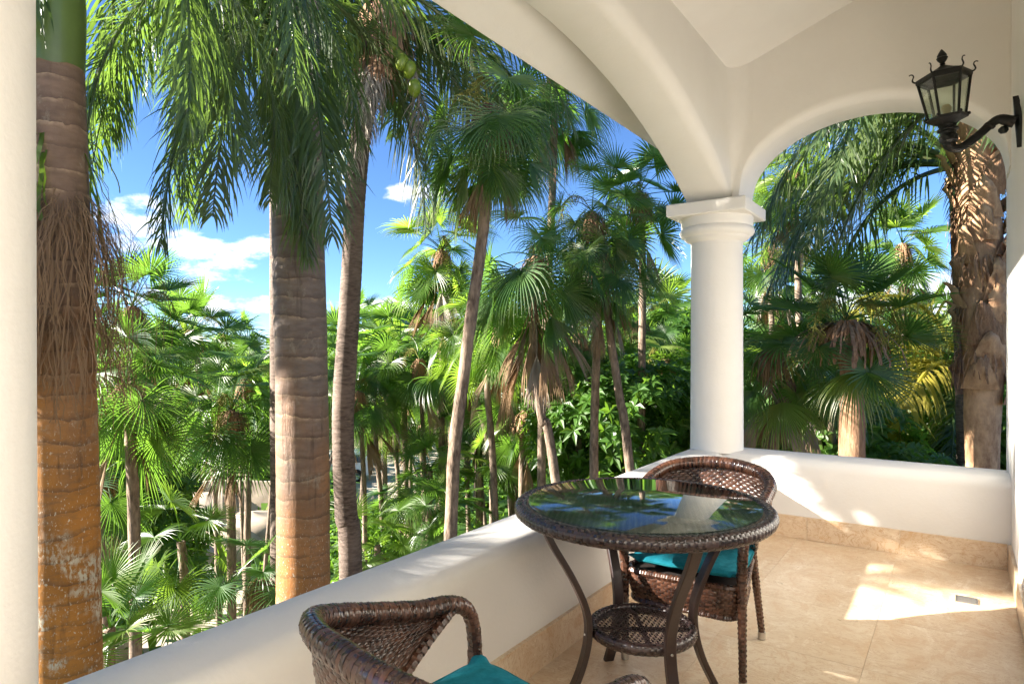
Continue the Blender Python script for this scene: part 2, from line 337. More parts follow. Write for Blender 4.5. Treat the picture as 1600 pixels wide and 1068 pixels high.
def veranda():
    # floor slab and tiles
    fl = MB(); fl.box((-1.69, -4.2, -.30), (.5, 5.17, -.004)); f = fl.obj('floor', GROUT, kind='structure', smooth=False)
    f['label'] = 'cream marble veranda floor laid in large square tiles'
    t = MB(); g = .0006; t.box((g, g, -.02), (.586 - g, .6 - g, 0)); 
    base = t.mesh('floor_tile', MARBLE, False)
    x0 = -.909 - .586
    for i in range(3):
        for j in range(15):
            o = link(base, 'floor_tile', f); o.location = (x0 + i * .586, 4.8 - .6 * (j + 1), random.uniform(0, .0006))
    t = MB(); t.box((g, g, -.02), (.25 - .263 - g + .001 + .0, .6 - g, 0)) if False else None
    t = MB(); t.box((g, g, -.02), (.245 - (x0 + 3 * .586) - g, .6 - g, 0)); me = t.mesh('floor_tile', MARBLE, False)
    if True:
        for j in range(15):
            o = link(me, 'floor_tile', f); o.location = (x0 + 3 * .586, 4.8 - .6 * (j + 1), random.uniform(0, .0006))
    # parapet, one L-shaped solid
    sec = [(0, -.05)]
    r = .075
    for k in range(7):
        a = pi / 2 * k / 6; sec.append((r * (1 - cos(a)), .542 - r + r * sin(a)))
    sec += [(.5, .545), (1 - .06, .540), (1 - .015, .533), (1, .515), (1, -.3)]
    rows = []
    ins = lambda s, w: s if s < .2 else s * w if s > .3 else s
    def off(s, w):           # the first points are metres from the inner face, the later ones fractions of the width
        return s if s < .2 else s * w
    for k, st in enumerate(('a', 'm', 'c', 'e')):
        row = []
        for s, z in sec:
            ox = off(s, .275); oy = off(s, .36)
            if st == 'a': row.append((PI_ - ox, -4.2, z))
            elif st == 'm': row.append((PI_ - ox, 2.5, z + .002))
            elif st == 'c': row.append((PI_ - ox, YI + oy, z))
            else: row.append((.27, YI + oy, z - .008))
        rows.append(row)
    mb = MB(); mb.grid(rows)
    par = thing('parapet', 'low white plaster parapet wall with a smooth rounded ledge around the veranda', 'wall', (0, 0, 0))
    mb.obj('wall_body', PLASTER, par, sharp=50)
    def skirt(ax, a, b, face, parent):
        n = max(1, round(abs(b - a) / .586)); st = (b - a) / n
        for i in range(n):
            m = MB(); p, q = a + st * i + .0008, a + st * (i + 1) - .0008; j = random.uniform(0, .0015); hh = .152 + random.uniform(-.001, .001)
            if ax == 'y':  # left wall
                m.box((face, p, .0015), (face + .016 + j, q, hh))
            elif ax == 'x': m.box((p, face - .016 - j, .0015), (q, face, hh))
            else: m.box((face - .016 - j, p, .0015), (face, q, hh))
            m.obj('skirting_tile', MARBLE, parent, smooth=False)
    skirt('y', -4.1, 4.793, PI_, par); skirt('x', -1.40 + .005, .232, YI, par)
    # house wall
    hw = thing('house_wall', 'tall white plaster house wall at the far right behind the lantern', 'wall')
    m = MB(); m.box((.25, -4.2, -.3), (.5, 5.30, 4.2)); m.obj('wall_body', PLASTER, hw, smooth=False)
    skirt('r', -4.1, 4.79, .25, hw)
    # end wall behind
    m = MB(); m.box((-1.68, -4.4, -.3), (.4, -4.15, 4.1)); tag(m.obj('end_wall', PLASTER, smooth=False), 'plain white plaster end wall of the veranda behind the viewer', 'wall')
    # left arcade wall
    def arch_rows(axis, lo, hi, outer, inner, prof, top_in, top_out, rmax, stations):
        rows = []
        for s_ in stations:
            zb = prof(s_); rf = .02 + (rmax - .02) * min(1, max(0, (zb - SPR) / .16))
            sg = 1 if inner > outer else -1
            sec = [(outer, top_out), (outer, zb + .006), (outer + sg * .012, zb)]
            for k in range(9):
                a = pi / 2 * k / 8; sec.append((inner - sg * rf + sg * rf * sin(a), zb + rf - rf * cos(a)))
            sec.append((inner, top_in))
            rows.append([(c, s_, z) if axis == 'y' else (s_, c, z) for c, z in sec])
        return rows
    def spans(a, b, n=44): return [(a + b) / 2 - (b - a) / 2 * cos(pi * k / n) for k in range(n + 1)]
    def lprof(y, c, hw_):
        u = abs(y - c) / hw_
        return SPR if u >= 1 else SPR + .565 * (1 - u * u) ** .95
    aw = thing('arched_wall', 'cream plaster wall with the wide arch over the left parapet', 'wall')
    A = [(.50, 4.835), (-3.70, .19)]
    rows = []
    st = [-4.2] + spans(*A[1]) + spans(*A[0]) + [5.0, 5.165]
    def lp(y):
        for a, b in A:
            if a < y < b: return lprof(y, (a + b) / 2, (b - a) / 2)
        return SPR
    mb = MB(); mb.grid(arch_rows('y', 0, 0, XO, XI, lp, roofz(XI) + .04, roofz(XO) + .04, .085, st)); mb.obj('arch', PLASTER, aw, sharp=45)
    bw = thing('back_arched_wall', 'cream plaster end wall with the smaller round arch beside the lantern', 'wall')
    ca, ch = -.533, .775
    def bp(x):
        u = abs(x - ca) / ch
        return SPR + .03 * 0 if u >= 1 else SPR + .03 * min(1, (1 - u) * 30) + .52 * sqrt(1 - u * u)
    st = [-1.68, -1.5] + spans(ca - ch, ca + ch, 56) + [.26]
    rows = arch_rows('x', 0, 0, YO - .004, YI, bp, 0, 0, .07, st)
    rows2 = []
    for r_ in rows:
        x = r_[0][0]; r_[0] = (x, r_[0][1], roofz(x) + .04); r_[-1] = (x, r_[-1][1], roofz(x) + .04); rows2.append(r_)
    mb = MB(); mb.grid(rows2); mb.obj('arch', PLASTER, bw, sharp=45)
    rows = []
    for k in range(22):
        f = k / 21; z = 2.43 + f * 1.0; r_ = .012 + .15 * min(1, f / .45) ** 1.3; row = []
        for q in range(9):
            a = pi / 2 * q / 8; row.append((XI - .001 + r_ - r_ * sin(a) if False else XI - .001 + r_ * (1 - cos(a)), YI + .001 - r_ * (1 - sin(a)), z))
        rows.append(row)
    mb = MB(); mb.grid(rows); mb.obj('corner_cove', PLASTER, aw, sharp=None)
    # ceiling and eave
    mb = MB()
    pr = [(.4, 0), (XI, 0), (-2.06, 0), (-2.075, -.012), (-2.12, -.014), (-2.122, .05), (-2.15, .055), (-2.15, .13), (.4, .16)]
    pts = [(x, roofz(x) + dz) for x, dz in pr]
    y0, y1 = -4.6, 5.42
    mb.grid([[(x, y0, z) for x, z in pts + pts[:1]], [(x, y1, z) for x, z in pts + pts[:1]]])
    n = len(pts); mb.add([(x, y1, z) for x, z in pts], [tuple(range(n))]); mb.add([(x, y0, z) for x, z in pts], [tuple(range(n))])
    c = mb.obj('ceiling', PLASTER, kind='structure', smooth=False); c['label'] = 'sloping cream plaster ceiling and roof eave of the veranda'
    # columns
    prof = [(.195, .53), (.193, .58), (.190, 1.2), (.188, 2.06), (.190, 2.085), (.200, 2.095), (.222, 2.105), (.236, 2.118), (.238, 2.128), (.246, 2.131), (.262, 2.142), (.271, 2.158),
            (.272, 2.172), (.266, 2.186), (.256, 2.196), (.252, 2.201), (.257, 2.205), (.262, 2.215), (.262, 2.262), (.262, 2.275)]
    def column(y, label):
        c = thing('column', label, 'column', (-1.52, y, .53), group='veranda columns')
        m = MB(); m.lathe([(r, z - .53) for r, z in prof[:4]], n=56); m.obj('shaft', PLASTER, c)
        m = MB(); m.lathe([(r, z - .53) for r, z in prof[3:]], n=56); m.obj('capital_moulding', PLASTER, c)
        m = MB(); a = .288; b = .008; z0, z1 = 2.27 - .53, 2.364 - .53
        ring = lambda h_, z: [(-h_, -h_, z), (h_, -h_, z), (h_, h_, z), (-h_, h_, z)]
        m.grid([ring(.15, z0), ring(a - b, z0), ring(a, z0 + b), ring(a, z1 - b), ring(a - b, z1), ring(.15, z1)], True)
        m.obj('abacus', PLASTER, c, smooth=False)
    column(4.98, 'round white column with square capital at the far corner of the veranda')
    column(.345, 'white column shaft cut off by the left edge of the picture')
    column(-3.98, 'white column far behind the viewer at the other veranda corner')
    # drain grate
    d = thing('floor_drain', 'small square metal drain grate set in the marble floor', 'drain', (.03, 4.11, .0015))
    m = MB(); w = .048
    for a, b in (((-w, -w), (w, -w + .006)), ((-w, w - .006), (w, w)), ((-w, -w + .006), (-w + .006, w - .006)), ((w - .006, -w + .006), (w, w - .006)), ((-w + .006, -.003), (w - .006, .003))):
        m.box((*a, 0), (*b, .004))
    m.obj('grate_frame', GRATE, d, smooth=False)
    m = MB(); m.box((-w + .006, -w + .006, 0), (w - .006, w - .006, .0006)); m.obj('drain_hole', IRON, d, smooth=False)
    sl = MB(); sl.box((-w + .008, -.0016, .001), (w - .008, .0016, .0035)); sm = sl.mesh('slat', GRATE, False)
    for k in range(12):
        if k in (5, 6): continue
        link(sm, 'slat', d, loc=(0, -w + .0105 + k * .0069, 0))
veranda()

# ------------------------------------------------------------------ lantern
def lantern():
    L0 = thing('wall_lantern', 'black wrought iron six sided lantern on a curved bracket on the right wall', 'lantern', (-.045, 3.99, 2.345))
    L0.rotation_euler = (radians(1), radians(-4), radians(8))
    def hexr(r, z, ph=0): return [(r * cos(pi/3*k + ph), r * sin(pi/3*k + ph), z) for k in range(6)]
    rt, rb, zt, zb = .143, .100, .395, .150
    m = MB(); m.lathe([(.0, -.02), (.03, -.015), (.05, .0), (.052, .03), (.042, .045), (.044, .06), (.060, .066), (.06, .078), (.045, .085), (.052, .10)], n=20); m.obj('cup', IRON, L0)
    m = MB(); m.grid([hexr(.045, .095), hexr(.07, .118), hexr(.115, .135), hexr(.118, .150), hexr(.09, .156), hexr(.0, .156)], True); m.obj('base_tray', IRON, L0, smooth=False)
    m = MB(); m.grid([hexr(rt - .02, zt - .012), hexr(rt + .006, zt - .012), hexr(rt + .012, zt), hexr(rt + .006, zt + .022), hexr(rt - .02, zt + .026)], True); m.obj('top_frame', IRON, L0, smooth=False)
    m = MB(); m.grid([hexr(rt - .004, zt + .024), hexr(.085, zt + .048), hexr(.03, zt + .078), hexr(.012, zt + .088)], True)
    m.obj('roof', IRON, L0, smooth=False)
    m = MB(); m.lathe([(.010, zt+.085), (.016, zt+.095), (.012, zt+.102), (.026, zt+.120), (.033, zt+.135), (.026, zt+.140), (.028, zt+.150), (.018, zt+.168), (.006, zt+.186), (0, zt+.192)], n=14); m.obj('finial', IRON, L0)
    bar = []
    for k in range(6):
        a = pi/3*k; e = V((cos(a), sin(a), 0))
        m = MB(); m.tube([e * rb + V((0,0,zb)), e * rt + V((0,0,zt))], .0085, 6); m.obj('corner_bar', IRON, L0, smooth=False)
        m = MB(); m.lathe([(0, zb-.008), (.010, zb-.004), (.012, zb+.004), (.008, zb+.012), (0, zb+.014)], c=(e.x*(rb+.016), e.y*(rb+.016), 0), n=8); m.obj('foot_knob', IRON, L0)
        hk = [(0.0, .0), (.018, .004), (.030, .018), (.026, .036), (.020, .052), (.026, .068), (.040, .072), (.050, .066)]
        P = catmull([e * (rt + .002 + q * .8) + V((0, 0, zt + .012 + w_ * .8)) for q, w_ in hk], 4)
        m = MB(); m.tube(P, [.006 - .003 * i / len(P) for i in range(len(P))], 6); m.obj('scroll_hook', IRON, L0)
        e2 = V((cos(a + pi/3), sin(a + pi/3), 0)); m = MB(); i_ = .004
        q = [e*(rb-i_)+V((0,0,zb)), e2*(rb-i_)+V((0,0,zb)), e2*(rt-i_)+V((0,0,zt)), e*(rt-i_)+V((0,0,zt))]
        nn = (q[1]-q[0]).cross(q[3]-q[0]).normalized() * -.003
        m.add(q + [p + nn for p in q], [(0,1,2,3), (7,6,5,4), (0,4,5,1), (1,5,6,2), (2,6,7,3), (3,7,4,0)]); m.obj('glass_pane', LAMPGLASS, L0, smooth=False)
    m = MB(); m.lathe([(0, .235), (.018, .230), (.030, .212), (.030, .198), (.018, .178), (.014, .160), (.014, .150)], n=18); m.obj('bulb', BULB, L0)
    # bracket arm to the wall (local +x)
    P = catmull([(0, 0, .02), (.004, 0, -.03), (.035, 0, -.052), (.085, 0, -.025), (.135, 0, .02), (.17, 0, .055), (.205, 0, .075), (.240, 0, .055), (.262, 0, .045)], 6)
    m = MB(); m.tube(P, [.030 - .008 * min(1, i / 14) + (.012 * max(0, (i - 30) / 16)) for i in range(len(P))], 12); m.obj('bracket_arm', IRON, L0)
    m = MB(); m.lathe([(0, -.022), (.012, -.020), (.021, -.006), (.020, .008), (.008, .020), (0, .02)], c=(.215, 0, .01), n=14); m.obj('ball', IRON, L0)
    m = MB(); m.lathe([(.02, -.012), (.026, -.008), (.026, .006), (.02, .012)], n=14)
    m.v = [(x * .7 + z * .7 + .165, y, -x * .7 + z * .7 + .048) for x, y, z in m.v]; m.obj('collar', IRON, L0)
    m = MB(); rows = []
    for z, w in ((-.145, .004), (-.13, .012), (-.105, .020), (-.085, .018), (-.06, .032), (-.02, .042), (.03, .044), (.07, .036), (.095, .022), (.115, .026), (.13, .016), (.15, .003)):
        rows.append([(.282, -w, z + .04), (.272, -w * .9, z + .04), (.262, -w * .4, z + .04), (.260, 0, z + .04), (.262, w * .4, z + .04), (.272, w * .9, z + .04), (.282, w, z + .04)])
    m.grid(rows); m.obj('wall_plate', IRON, L0)
    for o in bpy.data.objects:
        if o.parent is L0 or o.parent == L0: o.scale = (1.05, .85, .85) if o.name.split('.')[0] in ('bracket_arm', 'ball', 'collar', 'wall_plate') else (.80, .80, .80)
lantern()

# ------------------------------------------------------------------ table
def lattice(mb, R, z, sp, w, h, ang=0.):
    """open basket of two strand families crossing over and under inside a disc"""
    n = int(R / sp)
    for fam in (0, 1):
        a = ang + fam * pi / 2; e = V((cos(a), sin(a), 0)); f = V((-sin(a), cos(a), 0))
        for i in range(-n, n + 1):
            y = i * sp
            if abs(y) >= R - .003: continue
            hl = sqrt(R * R - y * y); k0, k1 = math.ceil(-hl / sp * 2), math.floor(hl / sp * 2); rows = []
            for k in range(k0, k1 + 1):
                x = k * sp / 2
                ph = 0 if k % 2 else (1 if ((k // 2 + i + fam) % 2 == 0) else -1)
                c = e * x + f * y
                rows.append([c - f * w + V((0, 0, z + h * ph - .0006)), c + V((0, 0, z + h * ph + .0008)), c + f * w + V((0, 0, z + h * ph - .0006))])
            if len(rows) > 1: mb.grid(rows)
def table():
    c = at(1003, 797, 2.436); T = thing('bistro_table', 'round dark brown rattan table with a glass top beside the parapet', 'table', (c.x, c.y, 0), math.atan2(.5635, .826))
    ZT = .726
    def rim(name, R, a, b, z, nu, nv, h, mat):
        m = MB(); S = lambda u, v: V(((R + a * cos(2*pi*v)) * cos(2*pi*u), (R + a * cos(2*pi*v)) * sin(2*pi*u), z + b * sin(2*pi*v)))
        m.cur = 1; m.grid([[S(i/96, j/12) for j in range(12)] for i in range(97)], True); m.cur = 0
        Sf = lambda u, v: V(((R + a * cos(2*pi*v)) * cos(2*pi*u), (R + a * cos(2*pi*v)) * sin(2*pi*u), z + b * sin(2*pi*v)))
        weave(m, lambda u, v: Sf(u, v), nu, nv, h, wrap=True, seed=3)
        m.obj(name, [mat, BACKING], T, kind='stuff')
    rim('woven_rim', .449, .0225, .0245, ZT - .021, 250, 15, .0022, DARKRATTAN)
    m = MB(); lattice(m, .432, ZT - .009, .0135, .0034, .0022, .6); m.obj('woven_top', TOPSTRAND, T, kind='stuff', smooth=False)
    m = MB(); m.lathe([(0, ZT - .0255), (.44, ZT - .0255), (.44, ZT - .020), (0, ZT - .020)], n=48); m.obj('top_panel', BACKING, T)
    m = MB(); m.lathe([(0, ZT - .0018), (.418, ZT - .0018), (.4215, ZT - .0005), (.4215, ZT + .0040), (.418, ZT + .0055), (0, ZT + .0055)], n=128); m.obj('glass_top', GLASS, T, sharp=30)
    rim('shelf_rim', .182, .016, .020, .262, 100, 12, .0022, DARKRATTAN)
    m = MB(); lattice(m, .176, .272, .0135, .0032, .0024, .3); m.obj('woven_shelf', DARKRATTAN, T, kind='stuff', smooth=False)
    m = MB(); m.box((-.17, -.008, .250), (.17, .008, .262)); m.box((-.008, -.17, .2495), (.008, .17, .2615)); m.obj('shelf_brace', LEGMETAL, T, smooth=False)
    for k in range(4):
        a = radians(15 + 90 * k); e = V((cos(a), sin(a), 0)); s_ = V((-sin(a), cos(a), 0))
        P = catmull([e * .395 + V((0,0,.690)), e * .352 + V((0,0,.60)), e * .275 + V((0,0,.47)), e * .222 + V((0,0,.35)), e * .214 + V((0,0,.25)), e * .245 + V((0,0,.13)), e * .31 + V((0,0,.0))], 6)
        m = MB(); rows = []
        for i, p in enumerate(P):
            t = (P[min(i+1, len(P)-1)] - P[max(0, i-1)]).normalized(); q = t.cross(s_)
            w, d, b = .020, .011, .003
            rows.append([p + s_*x + q*y for x, y in ((-w+b, -d), (w-b, -d), (w, -d+b), (w, d-b), (w-b, d), (-w+b, d), (-w, d-b), (-w, -d+b))])
        m.grid(rows, True); m.add(rows[0], [tuple(range(8))]); m.add(rows[-1], [tuple(range(8))])
        m.obj('leg', LEGMETAL, T, sharp=30)
        for z in (.262,):
            bm = MB(); bm.lathe([(0, .0045), (.004, .004), (.005, 0)], n=8)
            bm.v = [tuple(e * (.226 + z_) + s_ * x + V((0, 0, z + y))) for x, y, z_ in bm.v]; bm.obj('bolt', SILVER, T)
table()

# ------------------------------------------------------------------ chairs
def wrapped(pts, rad, pitch, name, parent, seed=1, kind=None, nseg=9):
    """a rail bound with strands that run round it, each strand its own raised strip"""
    pts = [V(p) for p in pts]; n = len(pts); R = rad if isinstance(rad, list) else [rad] * n; cum = [0]; fr = []; a = None
    for i in range(n - 1): cum.append(cum[-1] + (pts[i+1] - pts[i]).length)
    for i in range(n):
        t = (pts[min(i+1, n-1)] - pts[max(i-1, 0)]).normalized()
        if a is None: a = t.cross(V((0, 0, 1)) if abs(t.z) < .9 else V((1, 0, 0))).normalized()
        a = (a - t * a.dot(t)).normalized(); fr.append((a.copy(), t.cross(a)))
    def S(u, v):
        s_ = min(1, max(0, v + .006 * u)) * cum[-1]; lo, hi = 0, n - 1
        while hi - lo > 1:
            mid = (lo + hi) // 2
            if cum[mid] <= s_: lo = mid
            else: hi = mid
        f = (s_ - cum[lo]) / max(1e-9, cum[lo+1] - cum[lo]); p = pts[lo].lerp(pts[lo+1], f); A = fr[lo][0].lerp(fr[lo+1][0], f); B = fr[lo][1].lerp(fr[lo+1][1], f); r = R[lo] * (1 - f) + R[lo+1] * f
        th = -2 * pi * u; return p + A * (cos(th) * r) + B * (sin(th) * r)
    m = MB(); m.cur = 1; m.tube(pts, [r * .97 for r in R], 10); m.cur = 0
    weave(m, lambda u, v: S(-u, v), nseg, max(4, int(cum[-1] / pitch)), .0022, wrap=True, seed=seed, long=3, jit=.2)
    return m.obj(name, [RATTAN, BACKING], parent, kind=kind)
def chair(label, x, y, rz, seed, lift=.0, dz=0., tilt=0.):
    C = thing('rattan_chair', label, 'chair', (x, y, 0), rz, 'brown rattan armchairs')
    rimp = [(.236, .235, .415), (.244, .245, .54), (.250, .225, .618), (.256, .165, .646), (.262, .06, .655), (.266, -.06, .676), (.258, -.19, .705), (.205, -.290, .735), (.10, -.342, .752)]
    rimp = [(a, b, c + lift * min(1, max(0, (c - .45) / .15))) for a, b, c in rimp]
    full = [V(p) for p in rimp] + [V((0, -.352, .757))] + [V((-p[0], p[1], p[2])) for p in reversed(rimp)]
    R = catmull(full, 34); n = len(R)
    rad = []
    for i in range(n):
        f = abs(i / (n - 1) - .5) * 2
        rad.append(.0185 + .009 * max(0, 1 - f / .8) ** .7)
    wrapped(R, rad, .0105, 'arm_rail', C, seed, 'stuff')
    # woven back: from rail down to a lower edge that climbs towards the arms
    def rail(u):
        k = u * (n - 1); i = min(n - 2, max(0, int(k))); return R[i].lerp(R[i+1], k - i)
    lowp = catmull([(.252, .175, .638), (.240, .06, .575), (.222, -.06, .50), (.195, -.165, .43), (.12, -.205, .405), (0, -.215, .40), (-.12, -.205, .405), (-.195, -.165, .43), (-.222, -.06, .50), (-.240, .06, .575), (-.252, .175, .638)], 20)
    nl = len(lowp)
    def low(u):
        k = u * (nl - 1); i = min(nl - 2, max(0, int(k))); return lowp[i].lerp(lowp[i+1], k - i)
    def S(u, v):
        a = rail(.175 + .65 * u); b = low(u)
        p = a.lerp(b, v); c = V((0, -.02, 0)); out = V((p.x, p.y + .02, 0)); out = out.normalized() if out.length else out
        return p + out * (.035 * sin(pi * v) * sin(pi * u) ** .5 if 0 < u < 1 else 0)
    m = MB(); m.cur = 1; m.grid([[S(i/60, j/12) for j in range(13)] for i in range(61)]); m.cur = 0
    weave(m, S, 84, 30, .0030, seed=seed)
    S2 = lambda u, v: S(1 - u, v) ; weave(m, S2, 84, 30, .0030, seed=seed + 1)
    m.obj('woven_back', [RATTAN, BACKING], C, kind='stuff')
    wrapped(catmull(lowp[::10], 6), .012, .011, 'back_lower_rail', C, seed + 4, 'stuff', 6)
    # seat box
    def ring(t, grow=0):   # rounded seat outline, front wider
        pts = []
        for k in range(9): pts.append(0)
        return pts
    out = []
    hw_f, hw_b, yf, yb, rc = .234, .188, .245, -.215, .07
    for cx, cy, a0 in ((hw_f - rc, yf - rc, 0), (-hw_f + rc, yf - rc, 90), (-hw_b + rc, yb + rc, 180), (hw_b - rc, yb + rc, 270)):
        for k in range(7):
            a = radians(a0 + 15 * k); out.append(V((cx + rc * cos(a), cy + rc * sin(a), 0)))
    no = len(out); cum = [0]
    for i in range(no): cum.append(cum[-1] + (out[(i+1) % no] - out[i]).length)
    def So(u, v):
        s_ = (u % 1) * cum[-1]
        for i in range(no):
            if cum[i+1] >= s_: break
        p = out[i].lerp(out[(i+1) % no], (s_ - cum[i]) / max(1e-9, cum[i+1] - cum[i]))
        z = .385 - .125 * v
        k = 1 - .06 * v * v + .012 * sin(pi * v)
        return V((p.x * k, p.y * k, z))
    m = MB(); m.cur = 1; m.grid([[So(i/80, j/6) for i in range(80)] for j in range(7)], True); m.cur = 0
    weave(m, lambda u, v: So(1 - u, v), 110, 12, .0032, wrap=True, seed=seed + 2)
    m.obj('seat_apron', [RATTAN, BACKING], C, kind='stuff')
    m = MB(); m.cur = 1; m.add([V((p.x, p.y, .378)) for p in out], [tuple(range(no))]); m.cur = 0
    m.obj('seat_panel', [RATTAN, BACKING], C)
    for z, r in ((.382, .012), (.262, .010)):
        k = 1 if z > .3 else .94
        P = [V((p.x * k, p.y * k, z)) for p in out]; PP = P + [P[0]]
        wrapped(PP, r, .011, 'seat_rail', C, seed + 5, 'stuff', 6)
    # legs
    for sx, fx, fy, tx, ty in ((1, .238, .225, .236, .232), (-1, .238, .225, .236, .232), (1, .205, -.275, .182, -.185), (-1, .205, -.275, .182, -.185)):
        a = V((sx * tx, ty, .43)); b = V((sx * fx, fy, .035)); P = [a.lerp(b, t / 10) for t in range(11)]
        lg = wrapped(P, [.0185 - .005 * t / 10 for t in range(11)], .0095, 'leg', C, seed + 6, None, 6)
        m = MB(); m.tube([b + V((0, 0, .0)), b.lerp(V((sx * fx, fy, .0)), .9)], .0165, 14); m.obj('foot_cap', SILVER, lg, sharp=30)
    # cushion
    m = MB(); rows = []; N1 = 36
    rnd = random.Random(seed)
    for top in (1, 0):
        rows = []
        for i in range(N1 + 1):
            row = []
            for j in range(N1 + 1):
                a, b = i / N1 * 2 - 1, j / N1 * 2 - 1
                q = (1 - abs(a) ** 4.5) * (1 - abs(b) ** 4.5); q = max(0, q) ** .5
                X = a * (.216 + .018 * b) * (1 - .02 * b * b); Y = b * .215 + .01
                wr = noise.noise(V((X * 11 + seed, Y * 11, 0))) * .006 + .005 * noise.noise(V((X * 30, Y * 7 + seed, 2))) 
                edge = min(1 - abs(a), 1 - abs(b)); wr += .005 * sin((a if abs(b) > abs(a) else b) * 24 + seed) * max(0, 1 - edge * 6)
                Z = .424 + (1 if top else -1) * (.0235 * q) + wr * (q if top else .4 * q) + .012 * (1 - q) * (1 if abs(a) > .85 and abs(b) > .85 else 0)
                row.append(V((X, Y, Z)))
            rows.append(row if top else list(reversed(row)))
        m.grid(rows)
    cu = m.obj('seat_cushion', TEAL, sharp=None)
    cu.location = (x, y, dz); cu.rotation_euler = (tilt, 0, rz)
    Pp = []
    for k in range(97):
        a = 2 * pi * k / 96; ca, sa = cos(a), sin(a); q = (abs(ca) ** 7 + abs(sa) ** 7) ** (-1 / 7); u_, v_ = ca * q, sa * q
        X = u_ * (.216 + .018 * v_) * (1 - .02 * v_ * v_); Y = v_ * .215 + .01; Pp.append(V((X, Y, .424 + .005 * noise.noise(V((X * 11 + seed, Y * 11, 0))))))
    m = MB(); m.tube(Pp, .0038, 7, cap=False); m.obj('piping', TEALDARK, cu, sharp=None)
    return C, cu
_, cu = chair('brown rattan armchair behind the table with its back to the end parapet', -.925, 2.765, radians(182), 5)
tag(cu, 'teal seat cushion on the far rattan chair behind the table', 'cushion', 'teal seat cushions')
NC, cu = chair('brown rattan armchair at the bottom edge nearest the viewer, cut off by the frame', -.83, 1.09, radians(-12.5), 9, .0, .055, radians(5))
NC.scale = (1.10, .88, 1); cu.scale = (1.12, 1.0, 1)
cu.location.x += .01; cu.location.y += .03
tag(cu, 'teal seat cushion on the near rattan chair at the bottom edge', 'cushion', 'teal seat cushions')

# ------------------------------------------------------------------ palm leaves
GRAV = V((0, 0, -1))
def fan_leaf(elev, seed, R=.62, pet=.55, nseg=34, droop=1.0, collapse=0., spread=150, mat=FAN, petmat=None, fuse=.4):
    """one fan leaf in local coordinates: attached at the origin, leaning out along +x at the elevation; gravity is -z"""
    rnd = random.Random(seed); m = MB(); e = radians(elev)
    d = V((cos(e), 0, sin(e))); p = V((0, 0, 0)); P = [p.copy()]
    for k in range(6):
        d = (d + GRAV * .055 * (1 + k * .3) * droop).normalized(); p = p + d * pet / 6; P.append(p.copy())
    m.cur = 1; m.tube(P, [.013, .010, .008, .007, .006, .006, .005], 5, cap=False); m.cur = 0
    T = (d + GRAV * .18 * droop).normalized(); Sd = V((0, 1, 0)); Nn = T.cross(Sd).normalized()
    if Nn.z < 0 and elev > 0: Nn = -Nn
    tilt = rnd.uniform(-.25, .25); Sd = (Sd + Nn * tilt).normalized()
    for i in range(nseg):
        th = radians(-spread + 2 * spread * (i + .5) / nseg + rnd.uniform(-1.5, 1.5)); ln = R * (1 - .22 * (abs(th) / pi) ** 2) * rnd.uniform(.9, 1.06)
        c = 1 - collapse
        d0 = (T * (cos(th) * c + collapse * 1.0) + Sd * sin(th) * (c * .9 + .12) + Nn * (.16 + .1 * abs(sin(th)))).normalized()
        q = p.copy(); dd = d0.copy(); W0 = Nn.cross(d0).normalized(); steps = 5; wmax = R * 2 * radians(spread) / nseg * fuse * (1 - .55 * collapse)
        dr = droop * rnd.uniform(.75, 1.3); rows = []
        for k in range(steps + 1):
            t = k / steps
            w = wmax * max(.12, t / fuse) if t <= fuse else wmax * (1 - ((t - fuse) / (1 - fuse)) ** 1.4 * .97)
            w = max(w, .0012) * .5
            nn = dd.cross(W0).normalized()
            rows.append([q - W0 * w, q + nn * w * .75, q + W0 * w])
            dd = (dd + GRAV * (.02 + .42 * t ** 2.2) * dr).normalized(); q = q + dd * ln / steps
        m.grid(rows)
    me = m.mesh('fan_leaf', [mat, petmat or mat], True, 28)
    return me
def frond(elev, seed, L=3.2, nl=62, ll=.62, droop=1., mat=FEATHER, base=.14, width=.030, side=.75, hang=1.):
    rnd = random.Random(seed); m = MB(); e = radians(elev); d = V((cos(e), 0, sin(e))); p = V((0,0,0)); P = [p.copy()]; D = [d.copy()]; n = 26
    bend = rnd.uniform(-.012, .012)
    for k in range(n):
        d = (d + GRAV * .055 * droop * (1 + 1.2 * k / n) + V((0, bend, 0))).normalized(); p = p + d * L / n; P.append(p.copy()); D.append(d.copy())
    m.cur = 1; m.tube(P, [.034 * (1 - k / (n + 1)) + .004 for k in range(n + 1)], 6, cap=False); m.cur = 0
    for i in range(nl):
        t = base + (1 - base) * (i + rnd.random() * .5) / nl; k = min(n - 1, int(t * n)); c = P[k].lerp(P[k+1], t * n - k); T = D[k]
        ln0 = ll * (sin(pi * min(1, .18 + .82 * t)) ** .55 * .9 + .12)
        for sgn in (-1, 1):
            if rnd.random() < .07: continue
            S_ = T.cross(V((0, 0, 1))); S_ = S_.normalized() if S_.length > .05 else V((0, 1, 0)); U = S_.cross(T).normalized()
            a = rnd.uniform(.5, .95); dd = (T * a + S_ * sgn * side * rnd.uniform(.75, 1.2) + U * rnd.uniform(-.35, .45)).normalized()
            ln = ln0 * rnd.uniform(.8, 1.12); q = c.copy(); rows = []; W = dd.cross(U).normalized(); st = 4; hg = hang * rnd.uniform(.35, 1.7)
            tw = rnd.uniform(-.6, .6)
            for s_ in range(st + 1):
                f = s_ / st; w = width * .5 * (.55 + 1.2 * f if f < .3 else (1 - ((f - .3) / .7) ** 1.6 * .95))
                W2 = (W + U * tw * f).normalized(); rows.append([q - W2 * w, q + W2 * w])
                dd = (dd + GRAV * (.10 + .38 * f) * hg).normalized(); q = q + dd * ln / st
            m.grid(rows)
    return m.mesh('frond', [mat, mat], True, 35)
